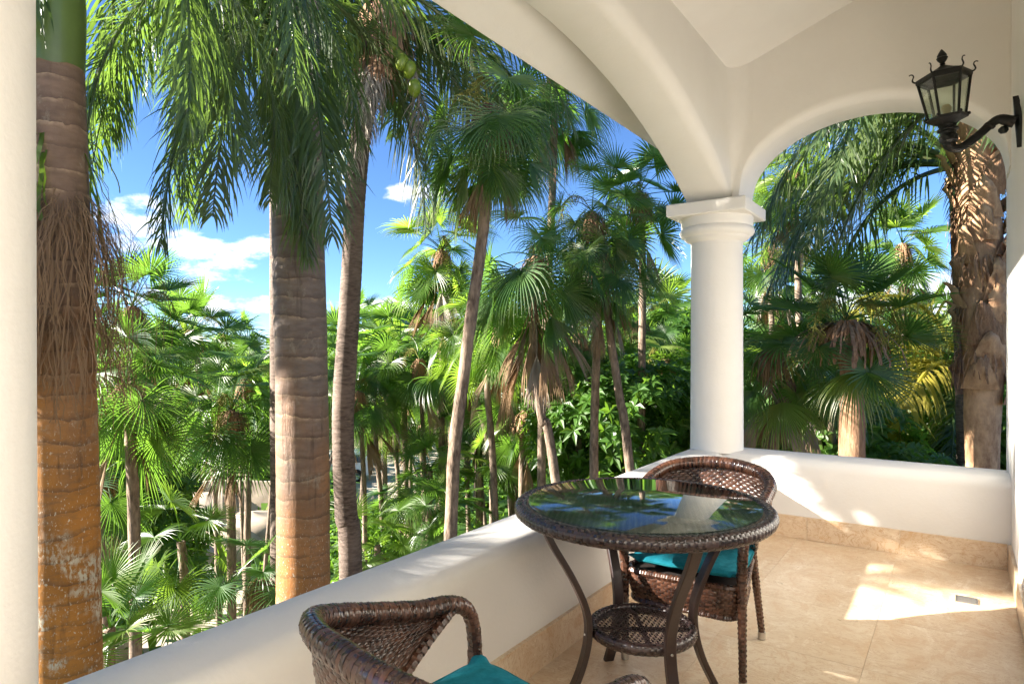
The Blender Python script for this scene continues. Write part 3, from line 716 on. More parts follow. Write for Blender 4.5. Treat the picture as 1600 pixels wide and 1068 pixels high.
def strands(seed, n, length, spread, w=.006, wig=.5, mats=None):
    """curly hanging fibres from the origin region"""
    rnd = random.Random(seed); m = MB()
    for i in range(n):
        a = rnd.uniform(0, 2*pi); q = V((cos(a), sin(a), 0)) * spread * rnd.uniform(.7, 1.05) + V((0,0,rnd.uniform(-.1,.1) * length))
        dd = V((cos(a) * .5, sin(a) * .5, rnd.uniform(-.6, .1))).normalized(); ln = length * rnd.uniform(.4, 1); rows = []; W = V((-sin(a), cos(a), 0)); ww = w * rnd.uniform(.5, 1.4)
        ph = rnd.random() * 9
        for k in range(11):
            rows.append([q - W * ww, q + W * ww]); dd = (dd + GRAV * .35 + V((noise.noise(V((k*.6+ph, 0, i))), noise.noise(V((0, k*.6+ph, i))), 0)) * wig).normalized(); q = q + dd * ln / 10
        m.grid(rows)
    return m.mesh('dry_fibres', mats or [FIBRE], True)

ELV = (78, 58, 38, 18, -4, -28, -52)
def fanset(seed, **k):
    return [[fan_leaf(e, seed * 100 + i * 7 + j, **k) for j in range(2)] for i, e in enumerate(ELV)]
FS = {
 'big': fanset(1, R=.62, pet=.68, nseg=40, droop=2.5, fuse=.27),
 'thatch': fanset(2, R=.58, pet=.58, nseg=38, droop=1.5, fuse=.30),
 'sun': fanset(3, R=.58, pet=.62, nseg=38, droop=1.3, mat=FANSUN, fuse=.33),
 'stiff': fanset(4, R=.62, pet=.6, nseg=42, droop=.5),
 'far': fanset(5, R=.62, pet=.6, nseg=26, droop=.9),
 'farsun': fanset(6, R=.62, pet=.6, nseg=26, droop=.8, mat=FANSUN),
}
HANG = [fan_leaf((30, 5, -25, -45)[j], 900 + j, R=.74, pet=.68, nseg=36, droop=2.8, collapse=(.3, .4, .5, .55)[j], mat=FAN, fuse=.28) for j in range(4)]
DEADL = [fan_leaf(-50, 800 + j, R=.60, pet=.42, nseg=24, droop=2.0, collapse=.82, fuse=.25, mat=[DEAD, DEAD, GREYDEAD][j]) for j in range(3)]
SKIRT = [strands(40 + j, 220, .75, .12, .008, .35, [DEAD if j else FIBRE]) for j in range(2)]
def flower(seed):
    rnd = random.Random(seed); m = MB(); P = catmull([(0,0,0), (.2,0,.2), (.42,0,.12), (.55,0,-.22)], 5); m.tube(P, .006, 5)
    for i in range(150):
        p = P[rnd.randint(5, len(P)-1)]; q = p + V((rnd.gauss(0,.06), rnd.gauss(0,.06), rnd.gauss(-.05,.06))); m.tube([p, q], .0022, 3, False)
        r = .008; m.add([q+V((r,0,0)), q+V((-r,0,0)), q+V((0,r,0)), q+V((0,-r,0)), q+V((0,0,r)), q+V((0,0,-r))], [(0,2,4),(2,1,4),(1,3,4),(3,0,4),(2,0,5),(1,2,5),(3,1,5),(0,3,5)])
    return m.mesh('flower_stalk', [STALK], False)
FLOWER = [flower(1), flower(2)]

GZ = -6.5
def trunk_path(wps, d, gpx):
    """wps: (px, py) from crown down, at depth d; then on to the ground under picture column gpx"""
    P = [at(px, py, d) for px, py in wps]
    g = FWD * d + RGT * ((gpx - 800) / 1025 * d); P.append(V((g.x, g.y, GZ - .1)))
    return P
def fan_palm(wps, d, gpx, style, n, label, rt=.07, scale=1., skirt=6, hang=0, flowers=1, group=None, emin=-52, shag=True, parts=True, seed=None, name='thatch_palm', lumpy=1., bark=None):
    rnd = random.Random(seed if seed is not None else int(d * 1000 + wps[0][0]))
    if bark is None: rt *= .72
    P = trunk_path(wps, d, gpx); C0 = P[0]; base = P[-1]
    T = thing(name, label, 'palm tree', (base.x, base.y, GZ), group=group)
    Q = catmull([p - V((base.x, base.y, GZ)) for p in reversed(P)], 14)
    ph = rnd.random() * 9
    m = MB(); m.tube(Q, [rt * (1.25 - .3 * i / len(Q)) for i in range(len(Q))], 10, mod=lambda s_, th: 1 + lumpy * (.13 * noise.noise(V((cos(th) * 1.2, sin(th) * 1.2, s_ * 6 + ph))) + .05 * (s_ * 9 % 1)))
    m.obj('trunk', bark or THATCHBARK, T, sharp=None)
    top = Q[-1]
    L = FS[style]; ga = rnd.random() * 6
    for i in range(n):
        f = (i + .5) / n; el = 82 - (82 - emin) * f ** .85; k = min(range(len(ELV)), key=lambda q: abs(ELV[q] - el))
        o = link(L[k][rnd.randint(0, 1)] if rnd.random() > .13 else rnd.choice(HANG), 'leaf', T); ga += 2.39996 + rnd.uniform(-.35, .35)
        o.location = top + V((0, 0, -.25 * f + .05)); s_ = scale * rnd.uniform(.82, 1.15); o.scale = (s_, s_, s_)
        o.rotation_euler = (rnd.uniform(-.5, .5), rnd.uniform(-.22, .22), ga)
    for i in range(hang):
        o = link(HANG[i % 4], 'leaf', T); ga += 2.4 + rnd.uniform(-.5, .5); s_ = scale * rnd.uniform(.85, 1.15); o.scale = (s_, s_, s_)
        o.location = top + V((0, 0, -.2)); o.rotation_euler = (rnd.uniform(-.2, .2), rnd.uniform(-.2, .2), ga)
    for i in range(skirt):
        o = link(DEADL[rnd.choice((0, 0, 1, 2))], 'dead_leaf', T, label='dry brown leaf hanging under the green crown' if parts else None); ga += 2.4 + rnd.uniform(-.5, .5); s_ = scale * rnd.uniform(.8, 1.25); o.scale = (s_, s_, s_ * 1.15)
        o.location = top + V((0, 0, -.38 - .03 * i)); o.rotation_euler = (rnd.uniform(-.2, .2), rnd.uniform(-.3, .2), ga)
    if shag:
        o = link(SKIRT[rnd.randint(0, 1)], 'dry_fibres', T, kind='stuff'); o.location = top + V((0, 0, -.05)); k = rt / .07; o.scale = (k, k, .7)
    for i in range(flowers):
        o = link(FLOWER[i % 2], 'flower_stalk', T); o.location = top; o.rotation_euler = (0, 0, rnd.random() * 6.28); s_ = scale * rnd.uniform(.9, 1.3); o.scale = (s_, s_, s_)
    return T

FE = (70, 50, 32, 15, -5, -30, -58)
FR = {
 'royal': [[frond(e, 300 + i * 5 + j, L=3.3, nl=118, ll=.80, droop=1.3, width=.021, side=.62, hang=1.9) for j in range(2)] for i, e in enumerate(FE)],
 'coco': [[frond(e, 400 + i * 5 + j, L=3.0, nl=90, ll=.74, droop=1.05, width=.026, side=.75, hang=1.4) for j in range(2)] for i, e in enumerate(FE)],
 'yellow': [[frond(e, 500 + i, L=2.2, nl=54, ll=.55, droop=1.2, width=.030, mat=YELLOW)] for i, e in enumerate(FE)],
 'dead': [[frond(e, 600 + i, L=1.6, nl=46, ll=.5, droop=2.6, width=.014, mat=GREYDEAD, hang=2.5)] for i, e in enumerate(FE)],
}
def put_frond(T, kind, top, az, el, s_=1., rnd=random, name='frond', label=None):
    k = min(range(len(FE)), key=lambda q: abs(FE[q] - el)); o = link(rnd.choice(FR[kind][k]), name, T, label=label)
    o.location = top; o.rotation_euler = (rnd.uniform(-.12, .12), (radians(FE[k] - el)), az); o.scale = (s_, s_, s_); return o
AZR = math.atan2(RGT.y, RGT.x)       # heading of "to the right in the picture"; +90 deg is away from the viewer
def az(deg): return AZR + radians(deg)

def ringed(Q, radf, pitch, depth, seed, n=28, lump=.03):
    """trunk surface with leaf-scar rings"""
    tot = sum((Q[i+1] - Q[i]).length for i in range(len(Q) - 1)); m = MB()
    st = int(tot / (pitch / 5)); pts = []; 
    cum = [0]
    for i in range(len(Q) - 1): cum.append(cum[-1] + (Q[i+1] - Q[i]).length)
    j = 0
    for k in range(st + 1):
        s_ = tot * k / st
        while j < len(cum) - 2 and cum[j+1] < s_: j += 1
        pts.append(Q[j].lerp(Q[j+1], (s_ - cum[j]) / (cum[j+1] - cum[j])))
    rad = [radf(k / st) for k in range(st + 1)]
    def mod(s_, th):
        x = (s_ + .03 * noise.noise(V((cos(th), sin(th), s_ * .7 + seed)))) / pitch; f = x % 1
        return 1 - depth * (1 - min(1, min(f, 1 - f) / .16)) * (.6 + .8 * abs(noise.noise(V((cos(th), sin(th), int(x) * 3.1))))) + lump * noise.noise(V((cos(th) * .8, sin(th) * .8, s_ * 1.3 + seed)))
    m.tube(pts, rad, n, mod=mod); return m

def big_palms():
    rnd = random.Random(77)
    # --- royal palm, nearest, left
    d = 4.55; P = [at(85, -60, d), at(86, 108, d), at(93, 400, d), at(99, 700, d), at(101, 1000, d)]; g = P[-1]; base = V((g.x, g.y, GZ))
    T = thing('royal_palm', 'thick royal palm trunk with orange lichen bark right beside the left column', 'palm tree', base)
    loc = lambda p: p - base
    Q = catmull([loc(V((g.x, g.y, GZ - .1)))] + [loc(p) for p in reversed(P[1:])], 12)
    top = Q[-1].z
    m = ringed(Q, lambda f: .262 - .085 * max(0, f - .3) / .7, .155, .022, 3); tr = m.obj('trunk', ROYAL1, T, sharp=None)
    for v in tr.data.vertices: v.co.z += GZ       # the bark colours change with the height above the floor
    tr.location.z = -GZ
    Q2 = catmull([Q[-1] - V((0, 0, .02)), Q[-1] + V((0, 0, .5)), Q[-1] + V((0, .02, 1.1)), Q[-1] + V((0, .03, 1.7))], 10)
    m = MB(); m.tube(Q2, [.176 + .010 * sin(pi * min(1, i / 14)) - .09 * max(0, i / 30 - .3) for i in range(len(Q2))], 28); m.obj('crownshaft', SHAFT, T)
    c = Q2[-1]
    for a, el, s_ in ((0, 10, .92), (-20, -10, .88), (28, 15, 1.0), (60, 20, 1.05), (110, 30, 1), (150, 20, 1), (200, 40, 1), (80, 60, 1), (12, 38, .95), (35, -10, .95), (5, -25, .85)):
        put_frond(T, 'royal', c, az(a), el, s_, rnd)
    o = link(strands(71, 520, 1.3, .19, .0028, 1.2, [DEAD]), 'dried_flower_stalk', T, kind='stuff', label='tangle of dry brown flower stems hanging round the trunk'); o.location = loc(at(100, 330, d)) 
    o = link(strands(72, 260, .8, .22, .0028, 1.7, [DEAD]), 'dried_flower_stalk', T, kind='stuff', label='curly brown ends of the dry flower stems'); o.location = loc(at(112, 500, d - .05)); o.rotation_euler[2] = 1
    o = link(strands(73, 26, .9, .17, .012, 1.0, [FANSUN]), 'hanging_leaflets', T, kind='stuff', label='few green and yellow leaflets hanging round the trunk'); o.location = loc(at(90, 230, d))
    # --- royal palm, second
    d = 6.4; P = [at(454, -95, d), at(459, 60, d), at(467, 400, d), at(472, 640, d), at(474, 900, d)]; g = P[-1]; base2 = V((g.x, g.y, GZ))
    T = thing('royal_palm', 'thick ringed royal palm trunk with hanging green fronds left of the coconut palm', 'palm tree', base2)
    Q = catmull([V((0, 0, -.1))] + [p - base2 for p in reversed(P)], 12)
    m = ringed(Q, lambda f: .262 - .02 * f, .19, .017, 9); tr = m.obj('trunk', ROYAL2, T, sharp=None)
    for v in tr.data.vertices: v.co.z += GZ
    tr.location.z = -GZ
    c = Q[-1] + V((0, 0, -.35))
    for a, el, s_ in ((-95, -20, .84), (-70, -30, .9), (-110, -10, .8), (-165, 5, 1.0), (180, 15, 1.0), (150, 0, 1), (120, 20, 1), (60, 10, 1), (20, 35, 1), (90, 50, 1), (-120, 35, 1), (170, -15, .8), (-155, -30, .88), (-90, -58, .8), (-72, -58, .72), (-98, -50, .75)):
        put_frond(T, 'royal', c + V((rnd.uniform(-.1, .1), rnd.uniform(-.1, .1), rnd.uniform(-.5, .2))), az(a), el, s_, rnd)
    # --- slim pale trunk hidden behind the second royal palm
    d = 8.6; b = at(440, 543, d); T = thing('royal_palm', 'slim pale royal palm trunk mostly hidden behind the second thick ringed trunk', 'palm tree', (b.x, b.y, GZ))
    Q = catmull([V((0,0,-.1)), V((0,0,5)), V((-.03,0,9)), V((-.05,0,12.6))], 12); m = ringed(Q, lambda f: .155 - .03 * f, .17, .03, 5, 18); m.obj('trunk', COCOBARK, T, sharp=None)
    for k in range(9): put_frond(T, 'royal', Q[-1], k * 2.4, rnd.choice((40, 10, -5)), .9, rnd)
    # --- coconut palm
    d = 7.6; P = [at(598, 20, d), at(588, 110, d), at(566, 200, d), at(556, 300, d), at(546, 480, d), at(536, 650, d), at(541, 800, d), at(548, 900, d)]; g = P[-1]; base3 = V((g.x, g.y, GZ))
    T = thing('coconut_palm', 'coconut palm with grey ringed trunk and green coconuts under its crown', 'palm tree', base3)
    Q = catmull([V((.1, 0, -.1))] + [p - base3 for p in reversed(P)], 10)
    m = ringed(Q, lambda f: .146 - .035 * f, .085, .05, 21, 22, .06); m.obj('trunk', COCOBARK, T, sharp=None)
    c = Q[-1]
    for a, el, s_ in ((175, 32, 1), (160, 50, 1), (5, 15, .95), (20, 32, 1), (5, 50, 1), (0, 32, .9), (60, 20, 1), (100, 40, 1), (130, 20, 1), (170, 60, .9), (35, 5, .95), (22, -20, .8), (145, 0, .9), (80, 5, .9)):
        put_frond(T, 'coco', c + V((0, 0, rnd.uniform(-.35, .1))), az(a), el, s_, rnd)
    for a, el, s_ in ((-100, -30, 1.0), (-80, -30, .75), (-20, 10, .9), (-130, -20, .8)):
        put_frond(T, 'dead', c + V((0, 0, -.45)), az(a), el, s_, rnd, label='dry grey frond hanging against the trunk')
    for k in range(9):      # broad leaf bases
        a = k * 2.4; e = V((cos(a), sin(a), 0)); Pb = [c + V((0,0,-.75 + .05*k)) + e * .10, c + V((0,0,-.45 + .05*k)) + e * .17, c + V((0,0,-.05+.04*k)) + e * .24]
        m = MB(); m.tube(catmull(Pb, 4), [.075, .07, .06, .05, .045, .04, .036, .032, .03], 8, flat=(1, .45)); m.obj('leaf_base', SHAFT if k % 3 else FIBRE, T)
    for j in range(3):
        o = link(strands(60 + j, 150, .6, .15, .010, .5, [FIBRE]), 'fibre_sheath', T, kind='stuff'); o.location = c + V((0, 0, .05 - .28 * j)); o.scale = (1.1, 1.1, .8)
    cn = MB(); cn.lathe([(.0, -.13), (.035, -.12), (.075, -.07), (.09, 0), (.08, .06), (.045, .10), (0, .115)], n=18); cm = cn.mesh('coconut', COCONUT)
    for v in cm.vertices: v.co *= .82
    for px, py in ((545, 52), (622, 90), (628, 97), (648, 137), (612, 70), (556, 68), (640, 108)):
        o = link(cm, 'coconut', T); o.location = at(px, py, d - .28 + rnd.uniform(-.08, .08)) - base3; o.rotation_euler = (rnd.uniform(-.3, .3), rnd.uniform(-.3, .3), 0)
    # --- shaggy trunk in the right arch
    d = 7.4; P = [at(1524, 95, d), at(1526, 235, d), at(1532, 400, d), at(1538, 560, d), at(1535, 740, d)]; g = P[-1]; b4 = V((g.x, g.y, GZ))
    T = thing('shaggy_palm', 'thick palm trunk with peeling brown boots seen through the right arch', 'palm tree', b4)
    Q = catmull([V((0, 0, -.1))] + [p - b4 for p in reversed(P)], 14)
    m = ringed(Q, lambda f: .172 + .045 * min(1, max(0, (f - .66) / .06)) , .11, .03, 33, 26, .12); m.obj('trunk', BOOT, T, sharp=None)
    # boots: split leaf bases that wrap the upper trunk
    for k in range(44):
        z = (P[-1].z - GZ) + .80 + k * .082; i = min(range(len(Q)), key=lambda q: abs(Q[q].z - z)); cc = Q[i]; a = k * 2.2 + rnd.uniform(-.3, .3); e = V((cos(a), sin(a), 0)); s_ = V((-sin(a), cos(a), 0))
        rows = []; ln = rnd.uniform(.28, .5); tw = rnd.uniform(-.5, .5)
        for q in range(7):
            f = q / 6; w = .17 * (1 - f) ** .6 + .012; out = .235 + .04 * sin(pi * f * .8) + .13 * f * f * rnd.uniform(.2, 1.3); p = V((cc.x, cc.y, z + f * ln)) + s_ * tw * f * .22
            rows.append([p + e * (out - .05) - s_ * w, p + e * (out - .008) - s_ * w * .55, p + e * (out + .006), p + e * (out - .008) + s_ * w * .55, p + e * (out - .05) + s_ * w])
        m = MB(); m.grid(rows); m.obj('boot', BOOT if k % 4 else FIBRE, T, sharp=None)
    for j in range(5):
        o = link(strands(90 + j, 70, .45, .21, .007, .9, [FIBRE]), 'dry_fibres', T, kind='stuff'); o.location = at(1530, 250 + 75 * j, d) - b4
    c = Q[-1] + V((0, 0, -.2))
    for a, el, s_ in ((175, 15, 1.05), (160, -5, 1.1), (190, 0, 1.0), (165, 32, 1.1), (205, 20, 1), (140, 15, 1.1), (120, 0, 1), (150, -25, 1.0), (60, 20, 1), (0, 20, 1), (-60, 20, 1), (90, 40, 1), (-120, 20, .9), (-150, 30, 1)):
        put_frond(T, 'coco', c, az(a), el, s_, rnd)
    # --- sunny feather palm behind it
    b = at(1500, 260, 9.6); T = thing('coconut_palm', 'feather palm arching its long fronds leftward behind the peeling trunk in the right arch', 'palm tree', (b.x, b.y, GZ)); h = b.z - GZ
    ringed(catmull([V((0, 0, -.1)), V((.1, 0, h * .5)), V((0, 0, h))], 12), lambda f: .14, .09, .05, 8, 18, .06).obj('trunk', COCOBARK, T, sharp=None)
    for a, el, s_ in ((178, 50, 1.2), (170, 32, 1.25), (188, 32, 1.2), (165, 15, 1.2), (180, 15, 1.25), (186, -5, 1.2), (150, 32, 1.2), (90, 50, 1), (30, 30, 1), (182, 70, 1.2)):
        put_frond(T, 'coco', V((0, 0, h)), az(a), el, s_, rnd)
big_palms()

# ------------------------------------------------------------------ named fan palms
def named():
    F = fan_palm
    # left group
    F([(207, 478), (208, 600), (210, 760)], 9.6, 212, 'stiff', 20, 'fan palm with stiff star-like leaves against the sky just right of the orange trunk', skirt=3, group='fan palms left of the ringed trunk')
    F([(196, 600), (204, 700), (211, 900)], 8.2, 214, 'thatch', 24, 'dark fan palm with a full drooping crown beside the orange trunk', rt=.085, skirt=2, group='fan palms left of the ringed trunk')
    F([(300, 515), (320, 640), (338, 800)], 12.5, 345, 'stiff', 20, 'taller fan palm standing against the clouds in the middle of the left gap', group='fan palms left of the ringed trunk')
    F([(362, 640), (361, 760), (362, 930)], 9.4, 362, 'thatch', 22, 'fan palm with dark crown and thin straight trunk close left of the ringed trunk', rt=.075, group='fan palms left of the ringed trunk')
    F([(385, 590), (388, 720), (386, 880)], 11.5, 384, 'thatch', 20, 'fan palm partly behind the ringed trunk with brown dead leaves below', skirt=9, group='fan palms left of the ringed trunk')
    F([(283, 845), (288, 900), (289, 980)], 9.2, 290, 'sun', 15, 'low bright green fan palm lit by the sun above pale stones', skirt=1, scale=.85, rt=.08, flowers=0, shag=False, group='fan palms left of the ringed trunk')
    F([(172, 985), (170, 1060)], 6.6, 168, 'stiff', 14, 'young green fan palm at the bottom left just above the ledge', skirt=0, scale=.8, flowers=0, emin=5, shag=False, group='fan palms left of the ringed trunk')
    F([(405, 905), (402, 980)], 8.4, 402, 'thatch', 14, 'low fan palm touching the foot of the ringed trunk above the ledge', skirt=1, scale=.85, flowers=0, emin=-20, group='fan palms left of the ringed trunk')
    F([(160, 740), (164, 860)], 9.9, 166, 'thatch', 16, 'fan palm half hidden by the orange trunk with yellowish tips', skirt=2, group='fan palms left of the ringed trunk')
    # middle group
    F([(764, 165), (757, 340), (728, 560), (704, 830)], 6.9, 690, 'big', 12, 'tall leaning fan palm with long drooping leaves and pale crooked trunk', rt=.080, scale=.88, hang=15, skirt=4, group='fan palms between coconut palm and column', flowers=2)
    F([(868, 120), (862, 330), (850, 560), (846, 760)], 9.6, 845, 'big', 14, 'highest fan palm in the centre with crown reaching the roof edge', rt=.075, scale=1.05, hang=10, skirt=5, group='fan palms between coconut palm and column')
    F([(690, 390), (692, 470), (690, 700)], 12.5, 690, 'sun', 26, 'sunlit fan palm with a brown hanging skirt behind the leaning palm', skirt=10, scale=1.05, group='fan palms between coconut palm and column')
    F([(838, 400), (833, 540), (846, 650), (868, 750)], 8.2, 960, 'big', 14, 'fan palm with broad skirt of brown leaves over a trunk leaning right', rt=.07, skirt=18, hang=9, group='fan palms between coconut palm and column')
    F([(925, 330), (932, 520), (928, 740)], 8.8, 926, 'big', 14, 'fan palm with dark drooping crown and straight pale trunk near the column', rt=.07, hang=8, skirt=10, scale=.82, group='fan palms between coconut palm and column')
    F([(905, 520), (906, 600), (904, 745)], 10.4, 903, 'thatch', 16, 'shorter fan palm with thin grey trunk under the dark drooping crowns', rt=.06, skirt=5, scale=.8, group='fan palms between coconut palm and column')
    F([(942, 395), (952, 510), (968, 620), (985, 740)], 8.5, 1060, 'big', 14, 'fan palm whose trunk leans right toward the far column', rt=.068, skirt=7, hang=6, scale=.8, group='fan palms between coconut palm and column')
    F([(1000, 300), (1004, 420), (1002, 700)], 10.0, 1000, 'stiff', 15, 'fan palm with spiky dark leaves against the blue sky left of the column', skirt=2, scale=.95, group='fan palms between coconut palm and column')
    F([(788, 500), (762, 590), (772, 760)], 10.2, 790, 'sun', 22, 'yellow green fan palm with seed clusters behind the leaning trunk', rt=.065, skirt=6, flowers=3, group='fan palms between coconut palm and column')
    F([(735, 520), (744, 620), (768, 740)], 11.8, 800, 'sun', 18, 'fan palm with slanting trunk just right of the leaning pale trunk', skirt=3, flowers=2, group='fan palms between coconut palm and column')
    F([(655, 560), (662, 700), (664, 830)], 12.5, 664, 'thatch', 18, 'slender fan palm with a dead straight thin trunk left of the leaning palm', rt=.055, skirt=1, group='fan palms between coconut palm and column')
    F([(612, 600), (618, 700), (626, 820)], 14.0, 632, 'sun', 16, 'slender fan palm with thin trunk right of the parked car', rt=.06, group='fan palms between coconut palm and column')
    F([(583, 585), (588, 700), (598, 830)], 13.0, 606, 'thatch', 16, 'slender fan palm with curved thin trunk in front of the parked car', rt=.06, group='fan palms between coconut palm and column')
    F([(560, 610), (566, 700), (570, 830)], 12.0, 571, 'thatch', 14, 'slender fan palm closest to the coconut trunk on its right', rt=.055, skirt=4, group='fan palms between coconut palm and column')
    F([(596, 655), (592, 740), (598, 840)], 15.0, 604, 'sun', 12, 'small yellow green fan palm just above the parked car', rt=.055, scale=.9, skirt=0, group='fan palms between coconut palm and column')
    F([(672, 735), (670, 820)], 12.0, 670, 'thatch', 14, 'low dark fan palm at the foot of the leaning palm trunk', scale=.9, skirt=0, flowers=0, emin=0, shag=False, group='fan palms between coconut palm and column')
    F([(640, 640), (642, 800)], 17.0, 642, 'sun', 14, 'short sunlit fan palm deep between the thin trunks', skirt=1, group='fan palms between coconut palm and column')
    F([(822, 640), (816, 720)], 10.8, 812, 'thatch', 15, 'low dark fan palm under the skirted palm beside the table', scale=.85, skirt=3, flowers=0, group='fan palms between coconut palm and column')
    F([(1002, 500), (1006, 640)], 13.0, 1008, 'thatch', 18, 'dark fan palm low behind the column at its left', skirt=1, group='fan palms between coconut palm and column')
    for px, py, d, st, lab in ((705, 800, 10.5, 'thatch', 'low young fan palm right behind the foot of the leaning pale trunk'), (748, 735, 11.5, 'sun', 'low fan palm between the leaning trunk and the table rim, partly sunlit'), (800, 700, 12.5, 'thatch', 'low dark fan palm above the left rim of the table'), (640, 780, 13.0, 'thatch', 'low fan palm right of the thin curved trunks near the road'),
            (590, 850, 10.5, 'sun', 'low bright fan palm beside the foot of the coconut trunk'), (880, 700, 12.0, 'sun', 'low yellow green fan palm between the pale trunks above the ledge'), (930, 640, 15.0, 'thatch', 'low dark fan palm far behind the straight pale trunk')):
        F([(px, py), (px, py + 60)], d, px, st, 13, lab, scale=.85, skirt=0, flowers=0, emin=-8, shag=False, group='low fan palms in the undergrowth')
    for px, py, d, g, st, lab in ((722, 560, 14.5, 740, 'sun', 'slender fan palm with small crown directly behind the leaning pale trunk'), (683, 600, 15.5, 676, 'thatch', 'slender fan palm just left of the leaning pale trunk, in shade'),
            (800, 600, 13.5, 796, 'sun', 'slender palm with yellowish crown above the far rim of the table'), (815, 560, 16.0, 830, 'sun', 'far slender palm above the table, right of the yellowish one'), (885, 590, 12.5, 880, 'thatch', 'slender palm between the trunk leaning right and the thin grey trunk'),
            (955, 600, 14.0, 950, 'sun', 'slender palm in the gap between the straight pale trunk and the one leaning right'), (1040, 560, 12.0, 1045, 'thatch', 'slender palm half hidden by the left side of the column'), (540, 640, 16.0, 545, 'thatch', 'slender palm directly behind the coconut trunk'),
            (655, 660, 19.0, 655, 'sun', 'small sunny palm low beyond the straight thin trunk'), (745, 640, 12.5, 748, 'thatch', 'slender palm with dark crown between the leaning trunk and the slanting one'), (975, 540, 16.0, 970, 'sun', 'sunny palm behind the palm whose trunk leans toward the column')):
        F([(px, py), (px + 6, py + 130)], d, g, st, 15, lab, rt=.062, skirt=3, scale=.85, group='fan palms between coconut palm and column')
    # right arch
    F([(1322, 500), (1330, 590), (1332, 700)], 7.6, 1334, 'stiff', 15, 'large dark fan palm with thick shaggy trunk in the middle of the right arch', rt=.115, scale=.95, skirt=0, name='fan_palm', lumpy=1.6, flowers=3, group='fan palms beyond the right arch', emin=-28, bark=FIBRE)
    F([(1240, 265), (1246, 400), (1250, 640)], 11.0, 1252, 'sun', 22, 'sunlit fan palm at the upper left of the right arch', scale=.95, group='fan palms beyond the right arch', flowers=2)
    F([(1205, 540), (1236, 600), (1243, 640), (1208, 705)], 8.6, 1180, 'thatch', 20, 'fan palm with grey crooked trunk right beside the column', rt=.07, skirt=9, group='fan palms beyond the right arch')
    F([(1262, 560), (1280, 620), (1302, 705)], 9.4, 1325, 'thatch', 18, 'fan palm with brown trunk leaning right in the right arch', rt=.06, skirt=4, group='fan palms beyond the right arch')
    F([(1240, 580), (1243, 650), (1243, 700)], 10.2, 1244, 'sun', 16, 'fan palm with thin upright trunk crossing the crooked grey one', rt=.06, skirt=2, group='fan palms beyond the right arch')
    F([(1188, 610), (1187, 700)], 10.5, 1187, 'thatch', 16, 'short fan palm with dead hanging leaves touching the column in the right arch', skirt=14, scale=.9, group='fan palms beyond the right arch')
    F([(1205, 385), (1206, 600)], 13.0, 1206, 'sun', 20, 'yellow green fan palm just right of the column capital', group='fan palms beyond the right arch')
    F([(1410, 380), (1415, 620)], 14, 1418, 'farsun', 20, 'pale fan palm deep in the right arch behind the feather fronds', group='fan palms beyond the right arch')
    # feather palms in the arch
    rnd = random.Random(5)
    b = at(1500, 560, 12.0); T = thing('coconut_palm', 'young palm with yellow sunlit fronds low in the right arch', 'palm tree', (b.x, b.y, GZ))
    m = MB(); h = b.z - GZ; Q = catmull([V((0,0,-.1)), V((0,0,h*.5)), V((.05,0,h - .3))], 12); ringed(Q, lambda f: .13, .09, .05, 4, 16).obj('trunk', COCOBARK, T, sharp=None)
    top = Q[-1]
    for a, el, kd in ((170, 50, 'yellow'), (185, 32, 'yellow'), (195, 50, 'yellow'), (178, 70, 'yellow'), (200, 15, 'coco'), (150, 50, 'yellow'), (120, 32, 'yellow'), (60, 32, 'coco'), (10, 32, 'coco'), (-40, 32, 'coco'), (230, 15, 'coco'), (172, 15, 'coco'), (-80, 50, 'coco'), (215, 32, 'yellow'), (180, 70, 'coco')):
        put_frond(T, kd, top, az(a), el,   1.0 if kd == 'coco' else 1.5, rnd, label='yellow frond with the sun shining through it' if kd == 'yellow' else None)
named()

